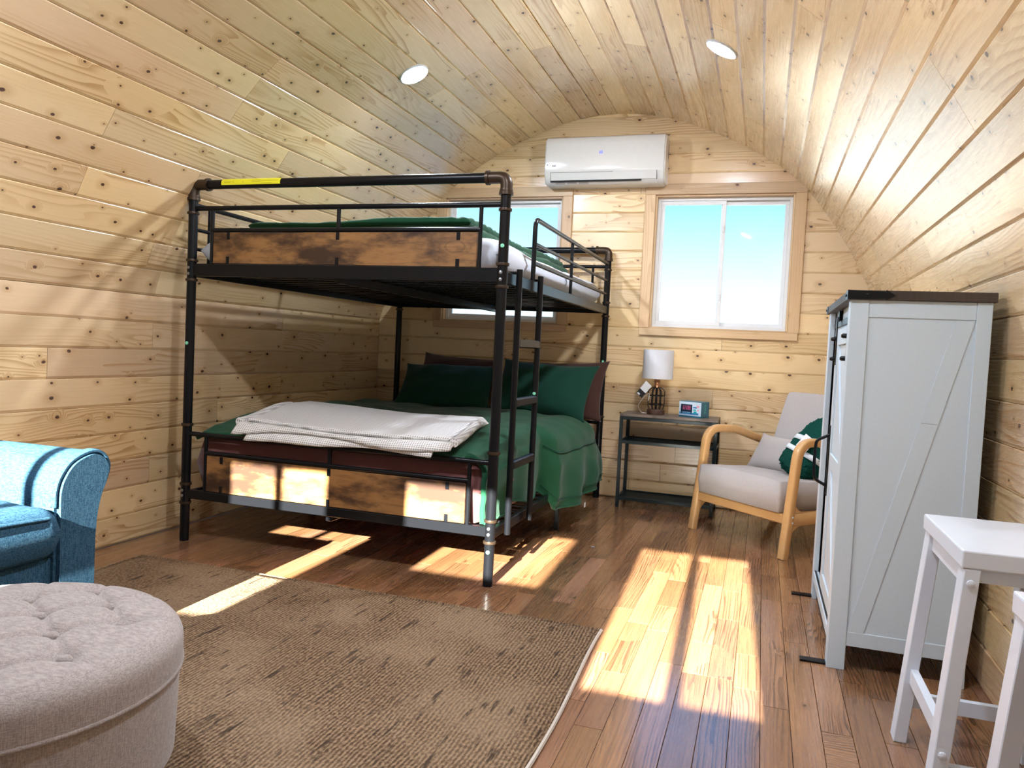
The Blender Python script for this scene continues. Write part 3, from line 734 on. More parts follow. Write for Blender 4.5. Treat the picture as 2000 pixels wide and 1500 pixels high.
layer(1, -2.45, -1.31, 3.10, 3.75, .028, .022)
layer(2, -2.41, -1.34, 3.14, 3.74, .050, .020)
for x in (-2.45, -1.315):       # rounded end folds
    pth = [(x-.10*(yy-3.45), yy+.014*math.sin(x*6.4+1.9), base_z(x, yy)+.049) for yy in [3.15+.5*k/12 for k in range(13)]]
    obj('end_fold', tube(B(), pth, .021, 10), WAFFLE, tb, True)

# ------------------------------------------------------------------ rug
rg = thing('area_rug', 'brown woven jute area rug with a pale bound edge', 'rug', (-1.58, 1.4, 0))
bm = B(); RX0, RX1, RY0, RY1 = -2.68, -.505, .1, 2.812
def rugf(u, v):
    x = RX0+(RX1-RX0)*u; y = RY0+(RY1-RY0)*v
    x += .012*math.sin(y*4.0)*u**6
    return Vector((x, y, .010+.0015*nz(x, y, 1, 6)))
grid(bm, rugf, 60, 70); o = obj('weave', bm, RUG, rg, 'all'); md = o.modifiers.new('t', 'SOLIDIFY'); md.thickness = .008; md.offset = -1
for pts, m_ in (([rugf(1, k/60) for k in range(61)], RUGEDGE), ([rugf(k/40, 1) for k in range(41)], RUG), ([rugf(0, k/40) for k in range(41)], RUG)):
    obj('bound_edge', tube(B(), [p+Vector((0, 0, -.003)) for p in pts], .0065, 6), m_, rg, True)

# ------------------------------------------------------------------ sofa
sf = thing('sofa', 'blue linen sofa with rolled arms against the left wall', 'sofa', (-2.45, .98, .0))
def smooth_poly(pts, seg=5):
    out = []; n = len(pts)
    for i in range(n):
        p0, p1, p2, p3 = [Vector(pts[(i+k) % n]) for k in (-1, 0, 1, 2)]
        for k in range(seg):
            t = k/seg; out.append(.5*((2*p1)+(p2-p0)*t+(2*p0-5*p1+4*p2-p3)*t*t+(3*p1-p0-3*p2+p3)*t**3))
    return out
ARM = [(1.762, .50), (1.764, .55), (1.778, .59), (1.812, .631), (1.86, .653), (1.905, .658), (1.942, .640), (1.960, .605), (1.948, .56), (1.930, .52), (1.914, .46), (1.906, .38)]
ARMTOP = [Vector(p) for p in ARM]
def arm_outline():
    P = []
    for i in range(len(ARM)-1):
        p0 = Vector(ARM[max(i-1, 0)]); p1 = Vector(ARM[i]); p2 = Vector(ARM[i+1]); p3 = Vector(ARM[min(i+2, len(ARM)-1)])
        for k in range(4):
            t = k/4; P.append(.5*((2*p1)+(p2-p0)*t+(2*p0-5*p1+4*p2-p3)*t*t+(3*p1-p0-3*p2+p3)*t**3))
    P.append(Vector(ARM[-1])); return [Vector((1.762, .06))]+P+[Vector((1.903, .06))]
OUT = arm_outline()
def arm(mirror):
    mv = (lambda y: y) if not mirror else (lambda y: -.0+ (1.96-y)+.0)
    o = obj('arm', prism(B(), [(mv(p.x), p.y) for p in OUT], 'X', -2.86, -2.02), NAVY, sf, True)
    ins = [(mv(1.86+(p.x-1.86)*.90), .42+(p.y-.42)*.96 if p.y > .42 else p.y) for p in OUT]
    obj('front_panel', prism(B(), ins, 'X', -2.03, -2.004), NAVY, o, True)
    obj('piping', tube(B(), [(-2.018, mv(p.x), p.y) for p in OUT[1:-1]], .007, 8), NAVY, o, True)
    lip = obj('rolled_edge', tube(B(), [(-2.03, mv(1.86+(p.x-1.86)*.98), p.y-.006) for p in OUT[2:-3]], .014, 8), NAVY, o, True)
arm(False); arm(True)
obj('base', box(B(), (-2.86, .19, .07), (-2.03, 1.77, .345), .01, 2), NAVY, sf)
for ya, yb in ((.20, .98), (.985, 1.765)):
    b_ = soft_slab(-2.66, -1.99, ya, yb, C(.345), lambda x, y: .500+.03*math.exp(-((x+2.3)/.3)**2-((y-(ya+yb)/2)/.35)**2), .05, 30, 30, .004, 5, ya)
    cu = obj('seat_cushion', b_, NAVY, sf, 'all')
    obj('cushion_piping', tube(B(), [(-1.997, ya+.04+(yb-ya-.08)*k/16, .475+.012*math.sin(PI*k/16)) for k in range(17)], .006, 8), NAVY, cu, True)
for ya, yb in ((.20, .98), (.985, 1.765)):
    bm = B(); box(bm, (-.11, -(yb-ya)/2, -.22), (.11, (yb-ya)/2, .22), .06, 4, Matrix.Translation((-2.70, (ya+yb)/2, .68)) @ Matrix.Rotation(-.16, 4, 'Y')); obj('back_cushion', bm, NAVY, sf, True)
obj('back', box(B(), (-2.90, .0, .07), (-2.79, 1.95, .84), .03, 3), NAVY, sf, True)
for x in (-2.80, -2.08):
    for y in (.08, 1.83): obj('foot', lathe(B(), [(.018, .0125), (.026, .075)], (x, y, 0), 12), LAMPWOOD, sf, True)

# ------------------------------------------------------------------ ottoman
OC = Vector((-1.60, 1.25, 0)); OR = .39
ot = thing('ottoman', 'round beige linen ottoman with a button-tufted top', 'ottoman', (OC.x, OC.y, .0))
obj('body', lathe(B(), [(OR-.03, .035), (OR-.012, .05), (OR-.008, .15), (OR-.004, .255)], OC, 72), LINEN, ot, True)
la, lb_ = Vector((.123, -.074)), Vector((.076, .127)); bt = []
for i in range(-6, 7):
    for j in range(-6, 7):
        p = Vector((.004, .108))+la*i+lb_*j
        if p.length < .335: bt.append(p)
edges = []
for i, p in enumerate(bt):
    for q in bt[i+1:]:
        if (p-q).length < .165: edges.append((p, q))
for p in bt:        # pleats that run out over the rim from the outer buttons
    if p.length > .21: edges.append((p, p.normalized()*.42))
def tuft(x, y):
    p = Vector((x, y)); h = 0
    dm = min((p-q).length for q in bt); h -= .020*math.exp(-(dm/.030)**2)
    e = 9
    for a, b in edges:
        ab = b-a; t = max(0, min(1, (p-a).dot(ab)/ab.dot(ab))); e = min(e, (p-a-ab*t).length)
    h -= .011*math.exp(-(e/.009)**2)
    return h
bm = B(); NR, NA = 60, 150; rings = []
for i in range(NR+1):
    s = i/NR; ring = []
    for k in range(NA):
        a = 2*PI*k/NA
        if s < .72: r = s/.72*.33; z = .378-.012*(r/.33)**2
        else:
            t = (s-.72)/.28*PI*.62; r = .33+.062*math.sin(min(t, PI/2))-(.010*(1-math.sin(t)) if t > PI/2 else 0); z = .366-.056*(1-math.cos(min(t, PI/2)))-(max(0, t-PI/2)*.14)
        x, y = r*math.cos(a), r*math.sin(a); 
        f = sst(.40, .30, r); z += tuft(x, y)*(.25+.75*f)*(1 if s < .9 else .3)
        ring.append(bm.verts.new((OC.x+x, OC.y+y, z)))
        if i == 0: break
    rings.append(ring)
for k in range(NA): bm.faces.new((rings[0][0], rings[1][k], rings[1][(k+1) % NA]))
for A, Bq in zip(rings[1:], rings[2:]):
    for k in range(NA): bm.faces.new((A[k], Bq[k], Bq[(k+1) % NA], A[(k+1) % NA]))
lid = obj('tufted_top', bm, LINEN, ot, 'all')
for p in bt:
    z = .378-.012*(p.length/.33)**2-.018
    obj('button', lathe(B(), [(.016, -.014), (.016, .002), (.012, .008), (.005, .010)], (OC.x+p.x, OC.y+p.y, z), 12), LINEN, lid, True)
obj('piping', tube(B(), [(OC.x+(OR-.001)*math.cos(2*PI*k/80), OC.y+(OR-.001)*math.sin(2*PI*k/80), .262) for k in range(80)], .006, 8, closed=True), LINEN, ot, True)
for k in range(4):
    a = PI/4+k*PI/2; obj('foot', lathe(B(), [(.02, .0125), (.025, .04)], (OC.x+.28*math.cos(a), OC.y+.28*math.sin(a), 0), 10), LAMPWOOD, ot, True)

# ------------------------------------------------------------------ white cabinet
cx0, cx1, cy0, cy1, ch = .272, .695, 2.827, 3.706, 1.272
cb = thing('storage_cabinet', 'white farmhouse cabinet with a sliding barn door and dark brown top', 'cabinet', ((cx0+cx1)/2, (cy0+cy1)/2, 0))
def cbx(name, lo, hi, mat=CREAM, bev=.0015, parent=cb): return obj(name, box(B(), lo, hi, bev), mat, parent)
bm = B(); L_ = cy1-cy0+.02
box(bm, (-(L_/2), -(cx1-cx0+.02)/2, -.016), (L_/2, (cx1-cx0+.02)/2, .016), .002)
o = obj('top_board', bm, DARKTOP, cb, local=True); o.matrix_local = WM[cb].inverted() @ Matrix.Translation(((cx0+cx1)/2, (cy0+cy1)/2, ch+.016)) @ Matrix.Rotation(PI/2, 4, 'Z')
# black straps wrapped round the corners of the top
for yy, sg in ((cy0-.0105, 1), (cy1+.0105, -1)):
    st = cbx('corner_strap', (cx0-.0125, min(yy-.0015*sg, yy+.06*sg), ch+.0), (cx0-.0095, max(yy-.0015*sg, yy+.06*sg), ch+.032), BLACK, .0005)
    if sg == 1:
        pts = [(cx0-.0115, ch), (cx0+.105, ch+.004), (cx0+.105, ch-.002), (cx0+.135, ch+.016), (cx0+.105, ch+.034), (cx0+.105, ch+.028), (cx0-.0115, ch+.032)]
        obj('strap_arm', prism(B(), pts, 'Y', cy0-.0128, cy0-.0098), BLACK, st)
        obj('rivet', lathe(B(), [(.006, cy0-.012), (.006, cy0-.0145), (.003, cy0-.016)], (cx0+.05, 0, ch+.016), 10, 'Y'), BLACK, st, True)
    for dz in (.022, .010):
        obj('rivet', lathe(B(), [(.005, cx0-.012), (.005, cx0-.0145), (.003, cx0-.0155)], (0, yy+.03*sg+dz, ch+.016), 10, 'X'), BLACK, st, True)
# sides (the one facing the viewer shows its frame and brace)
for ys, sg in ((cy0, 1), (cy1, -1)):
    f = lambda a, b: (min(ys+sg*a, ys+sg*b), max(ys+sg*a, ys+sg*b))
    a, b = f(.006, .02); sd_ = cbx('side_panel', (cx0+.02, a, .09), (cx1-.01, b, ch-.002))
    a, b = f(0, .02)
    cbx('side_stile', (cx0, a, 0), (cx0+.058, b, ch)); cbx('side_stile', (cx1-.045, a, .085), (cx1, b, ch))
    a, b = f(.0022, .008)
    cbx('side_rail', (cx0+.058, a, ch-.058), (cx1-.045, b, ch)); cbx('side_rail', (cx0+.058, a, .085), (cx1-.045, b, .135))
    P0 = Vector((cx0+.058, .135)); P1 = Vector((cx1-.047, ch-.06)); wd = .055; m = .68
    def lerp(p, q, t): return (p[0]+(q[0]-p[0])*t, p[1]+(q[1]-p[1])*t)
    A0, A1 = (P0.x, P0.y), (P1.x-wd*1.0, P1.y); B0, B1 = (P0.x+wd*.95, P0.y), (P1.x, P1.y)
    a, b = f(.003, .008)
    for t0, t1 in ((0, m), (m+.001, 1)):
        obj('brace', prism(B(), [lerp(A0, A1, t0), lerp(B0, B1, t0), lerp(B0, B1, t1), lerp(A0, A1, t1)], 'Y', a, b), CREAM, sd_)
cbx('back_panel', (cx1-.012, cy0+.02, .09), (cx1-.002, cy1-.02, ch))
cbx('front_stile', (cx0, cy0+.02, 0), (cx0+.02, cy0+.065, ch)); cbx('front_stile', (cx0, cy1-.075, 0), (cx0+.02, cy1-.02, ch))
cbx('head_board', (cx0+.024, cy0+.02, ch-.10), (cx0+.04, cy1-.02, ch))
for z in (.115, .50, .86): cbx('shelf', (cx0+.045, cy0+.02, z), (cx1-.012, cy1-.02, z+.018))
bk = cbx('bottom_rail', (cx0, cy0+.065, .085), (cx0+.045, cy1-.075, .125))
cbx('floor_track', (cx0+.004, cy0+.065, .125), (cx0+.012, cy1-.075, .129), BLACK, .0005); cbx('floor_track', (cx0+.022, cy0+.065, .125), (cx0+.028, cy1-.075, .129), BLACK, .0005)
tr = cbx('track_bar', (cx0+.018, cy0+.03, ch-.068), (cx0+.024, cy1-.03, ch-.045), BLACK, .001)
# sliding door
dy0, dy1, dz0, dz1 = cy0+.062, cy0+.575, .132, ch-.085
dr = cbx('barn_door', (cx0+.016, dy0, dz0), (cx0+.03, dy1, dz1))
for a, b in (((dy0, dz0), (dy0+.06, dz1)), ((dy1-.06, dz0), (dy1, dz1)), ((dy0+.06, dz0), (dy1-.06, dz0+.06)), ((dy0+.06, dz1-.06), (dy1-.06, dz1)), ((dy0+.06, .63), (dy1-.06, .69))):
    cbx('door_frame', (cx0+.009, a[0], a[1]), (cx0+.016, b[0], b[1]), CREAM, .001, dr)
for (za, zb) in ((dz0+.06, .63), (.69, dz1-.06)):
    pa, pb = (dy0+.06, za), (dy1-.06, zb)
    obj('door_brace', prism(B(), [(pa[0], pa[1]), (pa[0]+.06, pa[1]), (pb[0], pb[1]), (pb[0]-.06, pb[1])], 'X', cx0+.010, cx0+.016), CREAM, dr)
for y in (dy0+.045, dy1-.04):
    h_ = cbx('hanger', (cx0+.0045, y-.011, ch-.225), (cx0+.0085, y+.011, ch-.03), BLACK, .001, dr)
    obj('wheel', lathe(B(), [(.018, cx0+.010), (.024, cx0+.010), (.024, cx0+.013), (.019, cx0+.017), (.024, cx0+.021), (.024, cx0+.024)], (0, y, ch-.026), 20, 'X'), BLACK, dr, True)
    for z in (ch-.12, ch-.2): obj('hanger_bolt', lathe(B(), [(.009, cx0+.006), (.009, cx0-.008), (.006, cx0-.014)], (0, y, z), 10, 'X'), BLACK, dr, True)
hy = dy1-.03
hn = obj('handle', tube(B(), fillet([(cx0+.006, hy, .55), (cx0-.042, hy, .575), (cx0-.045, hy, .63), (cx0-.045, hy, .69), (cx0-.042, hy, .735), (cx0+.006, hy, .76)], .025, 5), .0065, 8), BLACK, dr, True)
cbx('handle_plate', (cx0+.004, hy-.009, .51), (cx0+.009, hy+.009, .80), BLACK, .001, dr)
for y in (cy0+.02, cy1-.055): cbx('floor_plate', (cx0-.085, y, 0.0), (cx0+.02, y+.035, .008), BLACK, .001)
for y in (cy0, cy1-.02): cbx('rear_foot', (cx1-.045, y, 0), (cx1, y+.02, .09))

# ------------------------------------------------------------------ bar stools
def stool(label, x, y, rz):
    s = thing('bar_stool', label, 'stool', (x, y, 0), (0, 0, rz), 'white wooden bar stools by the right wall')
    hx, hy, h = .118, .218, .645
    def seatz(u, v): return h-.0*0
    o = obj('seat', box(B(), (-hx-.012, -hy, h-.042), (hx+.012, hy, h), .004, 2), WHITE, s, local=True)
    tops = {}
    for sx_ in (-1, 1):
        for sy_ in (-1, 1):
            t0 = Vector((sx_*(hx-.012), sy_*(hy-.028), h-.042)); b0 = Vector((sx_*(hx+.038), sy_*(hy-.012), 0))
            bm = B(); a, b = .017, .027
            vs = [bm.verts.new(c+Vector((ex*a, ey*b, 0))) for c in (b0, t0) for ex, ey in ((-1, -1), (1, -1), (1, 1), (-1, 1))]
            for k in range(4): bm.faces.new((vs[k], vs[(k+1) % 4], vs[4+(k+1) % 4], vs[4+k]))
            bm.faces.new(vs[3::-1]); bm.faces.new(vs[4:]); bmesh.ops.bevel(bm, geom=list(bm.edges), offset=.002, segments=1, affect='EDGES')
            lg = obj('leg', bm, WHITE, s, local=True); tops[sx_, sy_] = (t0, b0)
            for z in (h-.075, .17):
                q = b0.lerp(t0, z/(h-.042)); obj('screw_cap', lathe(B(), [(.0095, q.y+sy_*.026), (.0085, q.y+sy_*.030), (.004, q.y+sy_*.032)], (q.x, 0, z), 10, 'Y'), WHITE, lg, True, local=True)
    def at(k, z): t0, b0 = tops[k]; return b0.lerp(t0, z/(h-.042))
    for sx_ in (-1, 1):
        p, q = at((sx_, -1), .60), at((sx_, 1), .60); obj('apron', box(B(), (p.x-.008, p.y+.02, .555), (p.x+.008, q.y-.02, h-.042)), WHITE, s, local=True)
        p, q = at((sx_, -1), .27), at((sx_, 1), .27); obj('stretcher', box(B(), (p.x-.010, p.y+.02, .175), (p.x+.010, q.y-.02, .215)), WHITE, s, local=True)
    for sy_ in (-1, 1):
        p, q = at((-1, sy_), .60), at((1, sy_), .60); obj('apron', box(B(), (p.x+.01, p.y-.008, .57), (q.x-.01, p.y+.008, h-.042)), WHITE, s, local=True)
        p, q = at((-1, sy_), .18), at((1, sy_), .18); obj('stretcher', box(B(), (p.x+.012, p.y-.010, .10), (q.x-.012, p.y+.010, .14)), WHITE, s, local=True)
stool('white wooden bar stool nearest the white cabinet', .585, 2.165, 0)
stool('white wooden bar stool at the right edge, only its seat corner and leg in view', .60, 1.42, 0)

# ------------------------------------------------------------------ side table, lamp, boxed clock
tx0, tx1, ty0, ty1, tz = -.905, -.255, 5.185, 5.495, .645
tb_ = thing('side_table', 'narrow black metal side table with a grey-brown top and two open shelves', 'table', ((tx0+tx1)/2, (ty0+ty1)/2, 0))
bm = box(B(), (-(tx1-tx0)/2, -(ty1-ty0)/2, -.009), ((tx1-tx0)/2, (ty1-ty0)/2, .009), .0015)
o = obj('tabletop', bm, GREYTOP, tb_, local=True); o.location = (0, 0, tz-.009)
q = .011
for x in (tx0+q, tx1-q):
    for y in (ty0+q, ty1-q): obj('leg', box(B(), (x-q, y-q, 0), (x+q, y+q, tz-.018), .0015), TEAL, tb_)
def trect(z, parent=tb_, nm='frame_bar'):
    for y in (ty0+q, ty1-q): obj(nm, box(B(), (tx0+2*q, y-q*.8, z-q), (tx1-2*q, y+q*.8, z+q), .001), TEAL, tb_)
    for x in (tx0+q, tx1-q): obj(nm, box(B(), (x-q*.8, ty0+2*q, z-q), (x+q*.8, ty1-2*q, z+q), .001), TEAL, tb_)
trect(tz-.030)
for z in (.452, .062):
    trect(z, nm='shelf_frame')
    for k in range(13):
        y = ty0+.03+k*(ty1-ty0-.06)/12; obj('shelf_wire', box(B(), (tx0+.018, y-.004, z-.004), (tx1-.018, y+.004, z+.004)), TEAL, tb_)
    for x in (tx0+.23, tx1-.23): obj('shelf_wire', box(B(), (x-.006, ty0+.02, z-.009), (x+.006, ty1-.02, z-.004)), TEAL, tb_)
LX, LY = -.682, 5.315
lp = thing('table_lamp', 'table lamp with a white drum shade and black wire cage body', 'lamp', (LX, LY, tz))
obj('base', lathe(B(), [(.060, tz), (.061, tz+.02), (.059, tz+.034), (.05, tz+.037)], (LX, LY, 0), 28), LAMPWOOD, lp, True)
obj('stem', lathe(B(), [(.008, tz+.036), (.008, .845)], (LX, LY, 0), 12), BLACK, lp, True)
cg = []
for k in range(6):
    a = k*PI/3+.2; ca, sa = math.cos(a), math.sin(a)
    pts = fillet([(LX+.045*ca, LY+.045*sa, tz+.037), (LX+.055*ca, LY+.055*sa, tz+.06), (LX+.055*ca, LY+.055*sa, .815), (LX+.012*ca, LY+.012*sa, .836)], .035, 6)
    obj('cage_wire', tube(B(), pts, .0032, 6), BLACK, lp, True)
for z in (.715, .775): obj('cage_ring', tube(B(), [(LX+.0555*math.cos(2*PI*k/28), LY+.0555*math.sin(2*PI*k/28), z) for k in range(28)], .003, 6, closed=True), BLACK, lp, True)
obj('cap', lathe(B(), [(.020, .832), (.022, .846), (.016, .852), (.017, .868), (.022, .872), (.020, .885), (.012, .895)], (LX, LY, 0), 20), COPPER, lp, True)
sh = B(); n = 40; prof = [(.105, .892), (.1035, .892), (.1005, 1.09), (.102, 1.09)]
rings = [[sh.verts.new((LX+r*math.cos(2*PI*k/n), LY+r*math.sin(2*PI*k/n), z)) for k in range(n)] for r, z in prof]
for i in range(4):
    for k in range(n): sh.faces.new((rings[i][k], rings[i][(k+1) % n], rings[(i+1) % 4][(k+1) % n], rings[(i+1) % 4][k]))
bmesh.ops.recalc_face_normals(sh, faces=sh.faces); so = obj('shade', sh, SHADE, lp, True)
for k in range(3):
    a = k*2*PI/3; obj('shade_spoke', tube(B(), [(LX, LY, 1.07), (LX+.101*math.cos(a), LY+.101*math.sin(a), 1.085)], .0015, 6), STEEL, so)
obj('harp', tube(B(), [(LX, LY, .89), (LX, LY, 1.075)], .004, 8), STEEL, so)
obj('power_cord', tube(B(), fillet([(LX-.03, LY+.03, tz+.004), (LX-.10, LY+.02, tz+.003), (LX-.125, LY-.0, tz+.05), (LX-.09, LY-.03, .75), (LX-.04, LY-.055, .80), (LX-.045, LY-.06, .74)], .03, 6), .0028, 6), CORD, lp, True)
TG = Matrix.Translation((LX-.078, LY-.070, .815)) @ Matrix.Rotation(-.25, 4, 'Z') @ Matrix.Rotation(D_(38), 4, 'Y')
tg = obj('hang_tag', box(B(), (-.027, -.0006, -.055), (.027, .0006, .055), 0, 1, TG), CARD, lp)
obj('tag_print', box(B(), (-.0272, -.0011, -.0552), (.0272, -.0005, -.012), 0, 1, TG), BLACKCARD, tg)
obj('tag_barcode', box(B(), (-.022, -.0016, -.052), (.0, -.001, -.040), 0, 1, TG), CARD, tg)

ck = thing('clock_box', 'small blue and white boxed digital alarm clock reading 12:08, on the side table', 'box', (-.425, 5.335, tz), (0, 0, -D_(24)))
w2, d2, h2 = .0835, .055, .107
obj('carton', box(B(), (-w2, -d2, 0), (w2, d2, h2), .001), BOXBLUE, ck, local=True)
def pr_(nm, x0, x1, z0, z1, mat, lift=.0006, par=None): return obj(nm, box(B(), (x0, -d2-lift, z0), (x1, -d2+.0002, z1)), mat, par or ck, local=True)
fp = pr_('front_print', -w2+.0005, w2-.001, .010, h2-.004, BOXWHITE)
pr_('print_band', -w2+.004, w2-.02, .018, .032, BOXMID, .0009, fp)
scr = obj('printed_clock', box(B(), (-.070, -d2-.0016, .034), (.016, -d2, .086), .0007), BOXDARK, fp, local=True)
for x in (-.066, .004): pr_('printed_foot', x, x+.008, .024, .036, BOXDARK, .0016, fp)
SEG = {'1': 'bc', '2': 'abged', '0': 'abcdef', '8': 'abcdefg'}
def digit(ch_, x, z, w, h, t=.0026):
    R_ = {'a': (x, z+h-t, x+w, z+h), 'd': (x, z, x+w, z+t), 'g': (x, z+h/2-t/2, x+w, z+h/2+t/2), 'b': (x+w-t, z+h/2, x+w, z+h), 'c': (x+w-t, z, x+w, z+h/2), 'f': (x, z+h/2, x+t, z+h), 'e': (x, z, x+t, z+h/2)}
    b = B()
    for s_ in SEG[ch_]: a = R_[s_]; box(b, (a[0], -d2-.0022, a[1]), (a[2], -d2-.0014, a[3]))
    return b
for ch_, x in (('1', -.062), ('2', -.047), ('0', -.025), ('8', -.009)): obj('printed_digit', digit(ch_, x, .050, .0115, .026), BOXRED, scr, local=True)
b = B(); box(b, (-.0315, -d2-.0022, .056), (-.029, -d2-.0014, .059)); box(b, (-.0315, -d2-.0022, .067), (-.029, -d2-.0014, .070)); obj('printed_digit', b, BOXRED, scr, local=True)
for i, (x0, x1, z0, z1, m) in enumerate(((.022, .05, .062, .072, BOXMID), (.048, .068, .066, .082, BOXPINK), (.024, .045, .046, .056, BOXTEAL), (.028, .05, .026, .042, BOXTEAL), (.054, .066, .044, .056, BOXPINK))): pr_('print_picture', x0, x1, z0, z1, m, .0009, fp)
for z in (.078, .055, .032):
    b = box(B(), (w2, -.018, z-.004), (w2+.0006, .016, z-.001)); box(b, (w2, -.008, z+.002), (w2+.0006, .006, z+.012)); obj('side_print', b, BOXTEAL, ck, local=True)

# ------------------------------------------------------------------ armchair
AO = (-.0935, 4.537, 0); AR = math.atan2(-.6936, .7203)
ac = thing('armchair', 'grey upholstered armchair with bentwood honey-coloured arms, beside the white cabinet', 'armchair', AO, (0, 0, AR))
def ap(name, bm, mat, parent=ac, smooth=True): return obj(name, bm, mat, parent, smooth, local=True)
for sx_ in (-1, 1):
    x = sx_*.352
    pth = fillet([(x+sx_*.004, 0, 0), (x, .05, .40), (x, .075, .625), (x, .30, .615), (x, .60, .525)], {2: .11, 3: .3}, 9)
    ap('arm_leg', tube(B(), pth, .025, 12, flat=(.023, .024)), BEECH)
    sr = ap('side_rail', box(B(), (x-.016, .03, .175), (x+.016, .62, .245), .004), BEECH)
    gp = []
    for k in range(9): a = k/8*PI/2; gp.append((.04+.10*(1-math.sin(a)), .245+.10*(1-math.cos(a))))
    ap('gusset', prism(B(), [(.04, .345), (.04, .245)]+gp[:8], 'X', x-.015, x+.015), BEECH, sr)
    gq = [(.03+.09*(1-math.sin(k/8*PI/2)), .175-.09*(1-math.cos(k/8*PI/2))) for k in range(9)]
    ap('gusset', prism(B(), [(.02, .085), (.02, .175)]+gq[:8], 'X', x-.015, x+.015), BEECH, sr)
    ap('rear_leg', tube(B(), [(x, .54, .24), (x+sx_*.003, .70, 0)], .02, 12, flat=(.02, .02)), BEECH)
    ap('back_post', tube(B(), [(x*.82, .53, .22), (x*.80, .72, .70)], .018, 10), BEECH)
    for z in (.195, .225):
        ap('screw_cap', lathe(B(), [(.006, x+sx_*.024), (.006, x+sx_*.027), (.003, x+sx_*.028)], (0, .035, z), 8, 'X'), CREAM, sr)
bm = box(B(), (-.33, -.022, -.026), (.33, .022, .026), .005); o = ap('front_rail', bm, BEECH, smooth=False); o.location = (0, .028, .210)
ap('rear_rail', box(B(), (-.34, .56, .19), (.34, .60, .24), .004), BEECH, smooth=False)
ap('arm_rail', box(B(), (-.29, .67, .52), (.29, .70, .56), .004), BEECH, smooth=False)
ap('seat_cushion', soft_slab(-.318, .318, -.012, .60, lambda x, y: .238-.02*y, lambda x, y: .405-.05*y+.012*math.cos(x*4.5), .018, 36, 36, .002, 6, 2.0, 4), CHAIRF, smooth='all')
bm = B(); box(bm, (-.275, -.055, -.27), (.275, .055, .27), .035, 4, Matrix.Translation((0, .605, .60)) @ Matrix.Rotation(D_(-20), 4, 'X'))
ap('back_cushion', bm, CHAIRF)
CM = Matrix.Translation(AO) @ Matrix.Rotation(AR, 4, 'Z')
pillow('lumbar_pillow', CM @ Vector((-.075, .425, .485)), .44, .24, .12, D_(32), AR, CHAIRF, 'small grey lumbar pillow on the armchair seat', 'pillow', 0, 7.0, None, .012, .004)
# rolled plush throw tied with white bands
tw = thing('plush_throw', 'dark green plush throw tied with white bands on the armchair', 'blanket', tuple(CM @ Vector((.17, .33, .42))), (0, 0, AR))
TM = Matrix.Translation((.195, .365, .555)) @ Matrix.Rotation(D_(-28), 4, 'X') @ Matrix.Rotation(D_(24), 4, 'Y')
ICM = CM.inverted()
def plush(du):
    bm = B(); n, m = 70, 90
    def f(u, v):
        a = 2*PI*u; b_ = PI*(v-.5); cx = math.copysign(abs(math.cos(a))**.6, math.cos(a)); sx2 = math.copysign(abs(math.sin(a))**.6, math.sin(a)); cb_ = max(0, math.cos(b_))**.45
        p = Vector((.125*cx*cb_, .075*sx2*cb_, .19*math.copysign(abs(math.sin(b_))**.7, math.sin(b_))))
        p *= 1+.07*nz(p.x*9, p.z*9, p.y*9+4)+.09*nz(p.x*75, p.z*75, p.y*75)
        return CM @ (TM @ p)
    return grid(bm, f, m, n)
obj('plush_roll', plush(0), PLUSH, tw, 'all')
def band(zc, tiltv, w=.015, rx=.130, ry=.082):
    bm = B()
    def f(u, v):
        a = 2*PI*u; c = math.copysign(abs(math.cos(a))**.6, math.cos(a)); s_ = math.copysign(abs(math.sin(a))**.6, math.sin(a))
        return CM @ (TM @ Vector((rx*c, ry*s_, zc+tiltv*c+(v-.5)*2*w)))
    return grid(bm, f, 40, 2)
for zc, tv in ((.03, .03), (-.05, .02)):
    o = obj('ribbon_band', band(zc, tv), RIBBON, tw, True); md = o.modifiers.new('t', 'SOLIDIFY'); md.thickness = .003
bm = box(B(), (-.02, -.102, -.035), (.07, -.098, .05), .001); bmesh.ops.transform(bm, matrix=CM @ TM, verts=bm.verts); obj('paper_card', bm, CARD, tw)

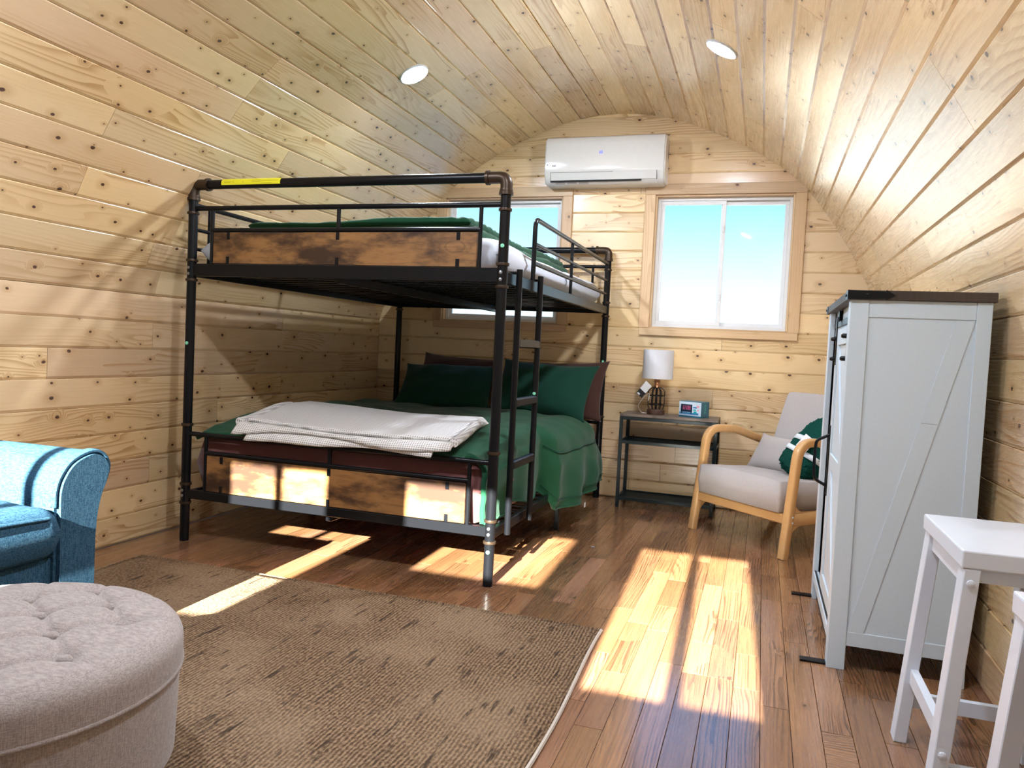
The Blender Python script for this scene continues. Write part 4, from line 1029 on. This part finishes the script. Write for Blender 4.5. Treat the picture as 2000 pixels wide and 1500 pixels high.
# ------------------------------------------------------------------ air conditioner
ax0, ax1 = -1.573, -.715
au = thing('air_conditioner', 'white wall-mounted split air conditioner above the windows', 'air conditioner', ((ax0+ax1)/2, Y1, 2.24))
D = lambda pts: [(Y1-.001-d, z) for d, z in pts]
body = [(0, 2.572), (.13, 2.577), (.168, 2.574), (.186, 2.560), (.193, 2.52), (.197, 2.44), (.197, 2.34), (.192, 2.315), (.172, 2.268), (.150, 2.248), (.12, 2.241), (0, 2.243)]
bm = prism(B(), D(body), 'X', ax0, ax1); bmesh.ops.bevel(bm, geom=[e for e in bm.edges if abs(e.verts[0].co.x-e.verts[1].co.x) < 1e-6], offset=.010, segments=3, affect='EDGES')
bdy = obj('housing', bm, ACWHITE, au, True)
fl = [(.1995, 2.308), (.201, 2.306), (.182, 2.262), (.180, 2.2615)]
obj('louvre_flap', prism(B(), D([(.196, 2.318), (.1985, 2.318), (.1800, 2.2685), (.172, 2.268)]), 'X', ax0+.05, ax1-.055), ACWHITE, au)
obj('louvre_gap', prism(B(), D([(.1725, 2.270), (.1785, 2.2685), (.1735, 2.2565), (.166, 2.262)]), 'X', ax0+.045, ax1-.16), DARKSLOT, au)
obj('flap_seam', prism(B(), D([(.190, 2.3205), (.1978, 2.3205), (.1972, 2.3175), (.190, 2.3175)]), 'X', ax0+.048, ax0+.50), DARKSLOT, au)
for x in (ax0+.0475, ax1-.0555): obj('flap_seam', prism(B(), D([(.19, 2.322), (.1992, 2.322), (.1800, 2.266), (.17, 2.266)]), 'X', x, x+.0022), DARKSLOT, au)
for k in range(3): obj('outlet_slot', prism(B(), D([(.156, 2.2535), (.162, 2.2585), (.150, 2.2475), (.147, 2.2465)]), 'X', ax0+.08+k*.085, ax0+.15+k*.085), plain('slot_grey', (.45, .42, .42), .5), au)
obj('side_vent', box(B(), (ax1-.001, Y1-.055, 2.43), (ax1+.001, Y1-.045, 2.53)), DARKSLOT, au)
def ftext(txt, size, x, z, mat, nm, depth=.2000):
    me = text_mesh(txt, size); me.transform(Matrix.Translation((x, Y1-depth, z)) @ Matrix.Rotation(PI/2, 4, 'X')); return obj(nm, me, mat, au)
ftext('Koolup', .024, ax0+.054, 2.372, BLACKCARD, 'brand_lettering')
ftext('65', .026, (ax0+ax1)/2-.02, 2.455, DISPLAY, 'digital_display', .1998)

# ------------------------------------------------------------------ litter on the floor
bm = box(B(), (-.82, 4.02, .001), (-.80, 4.035, .006), .001); one('wood_chip', bm, plain('chip_grey', (.3, .3, .32), .8), 'tiny grey chip on the floor beside the bunk bed', 'debris', (-.81, 4.03, 0))
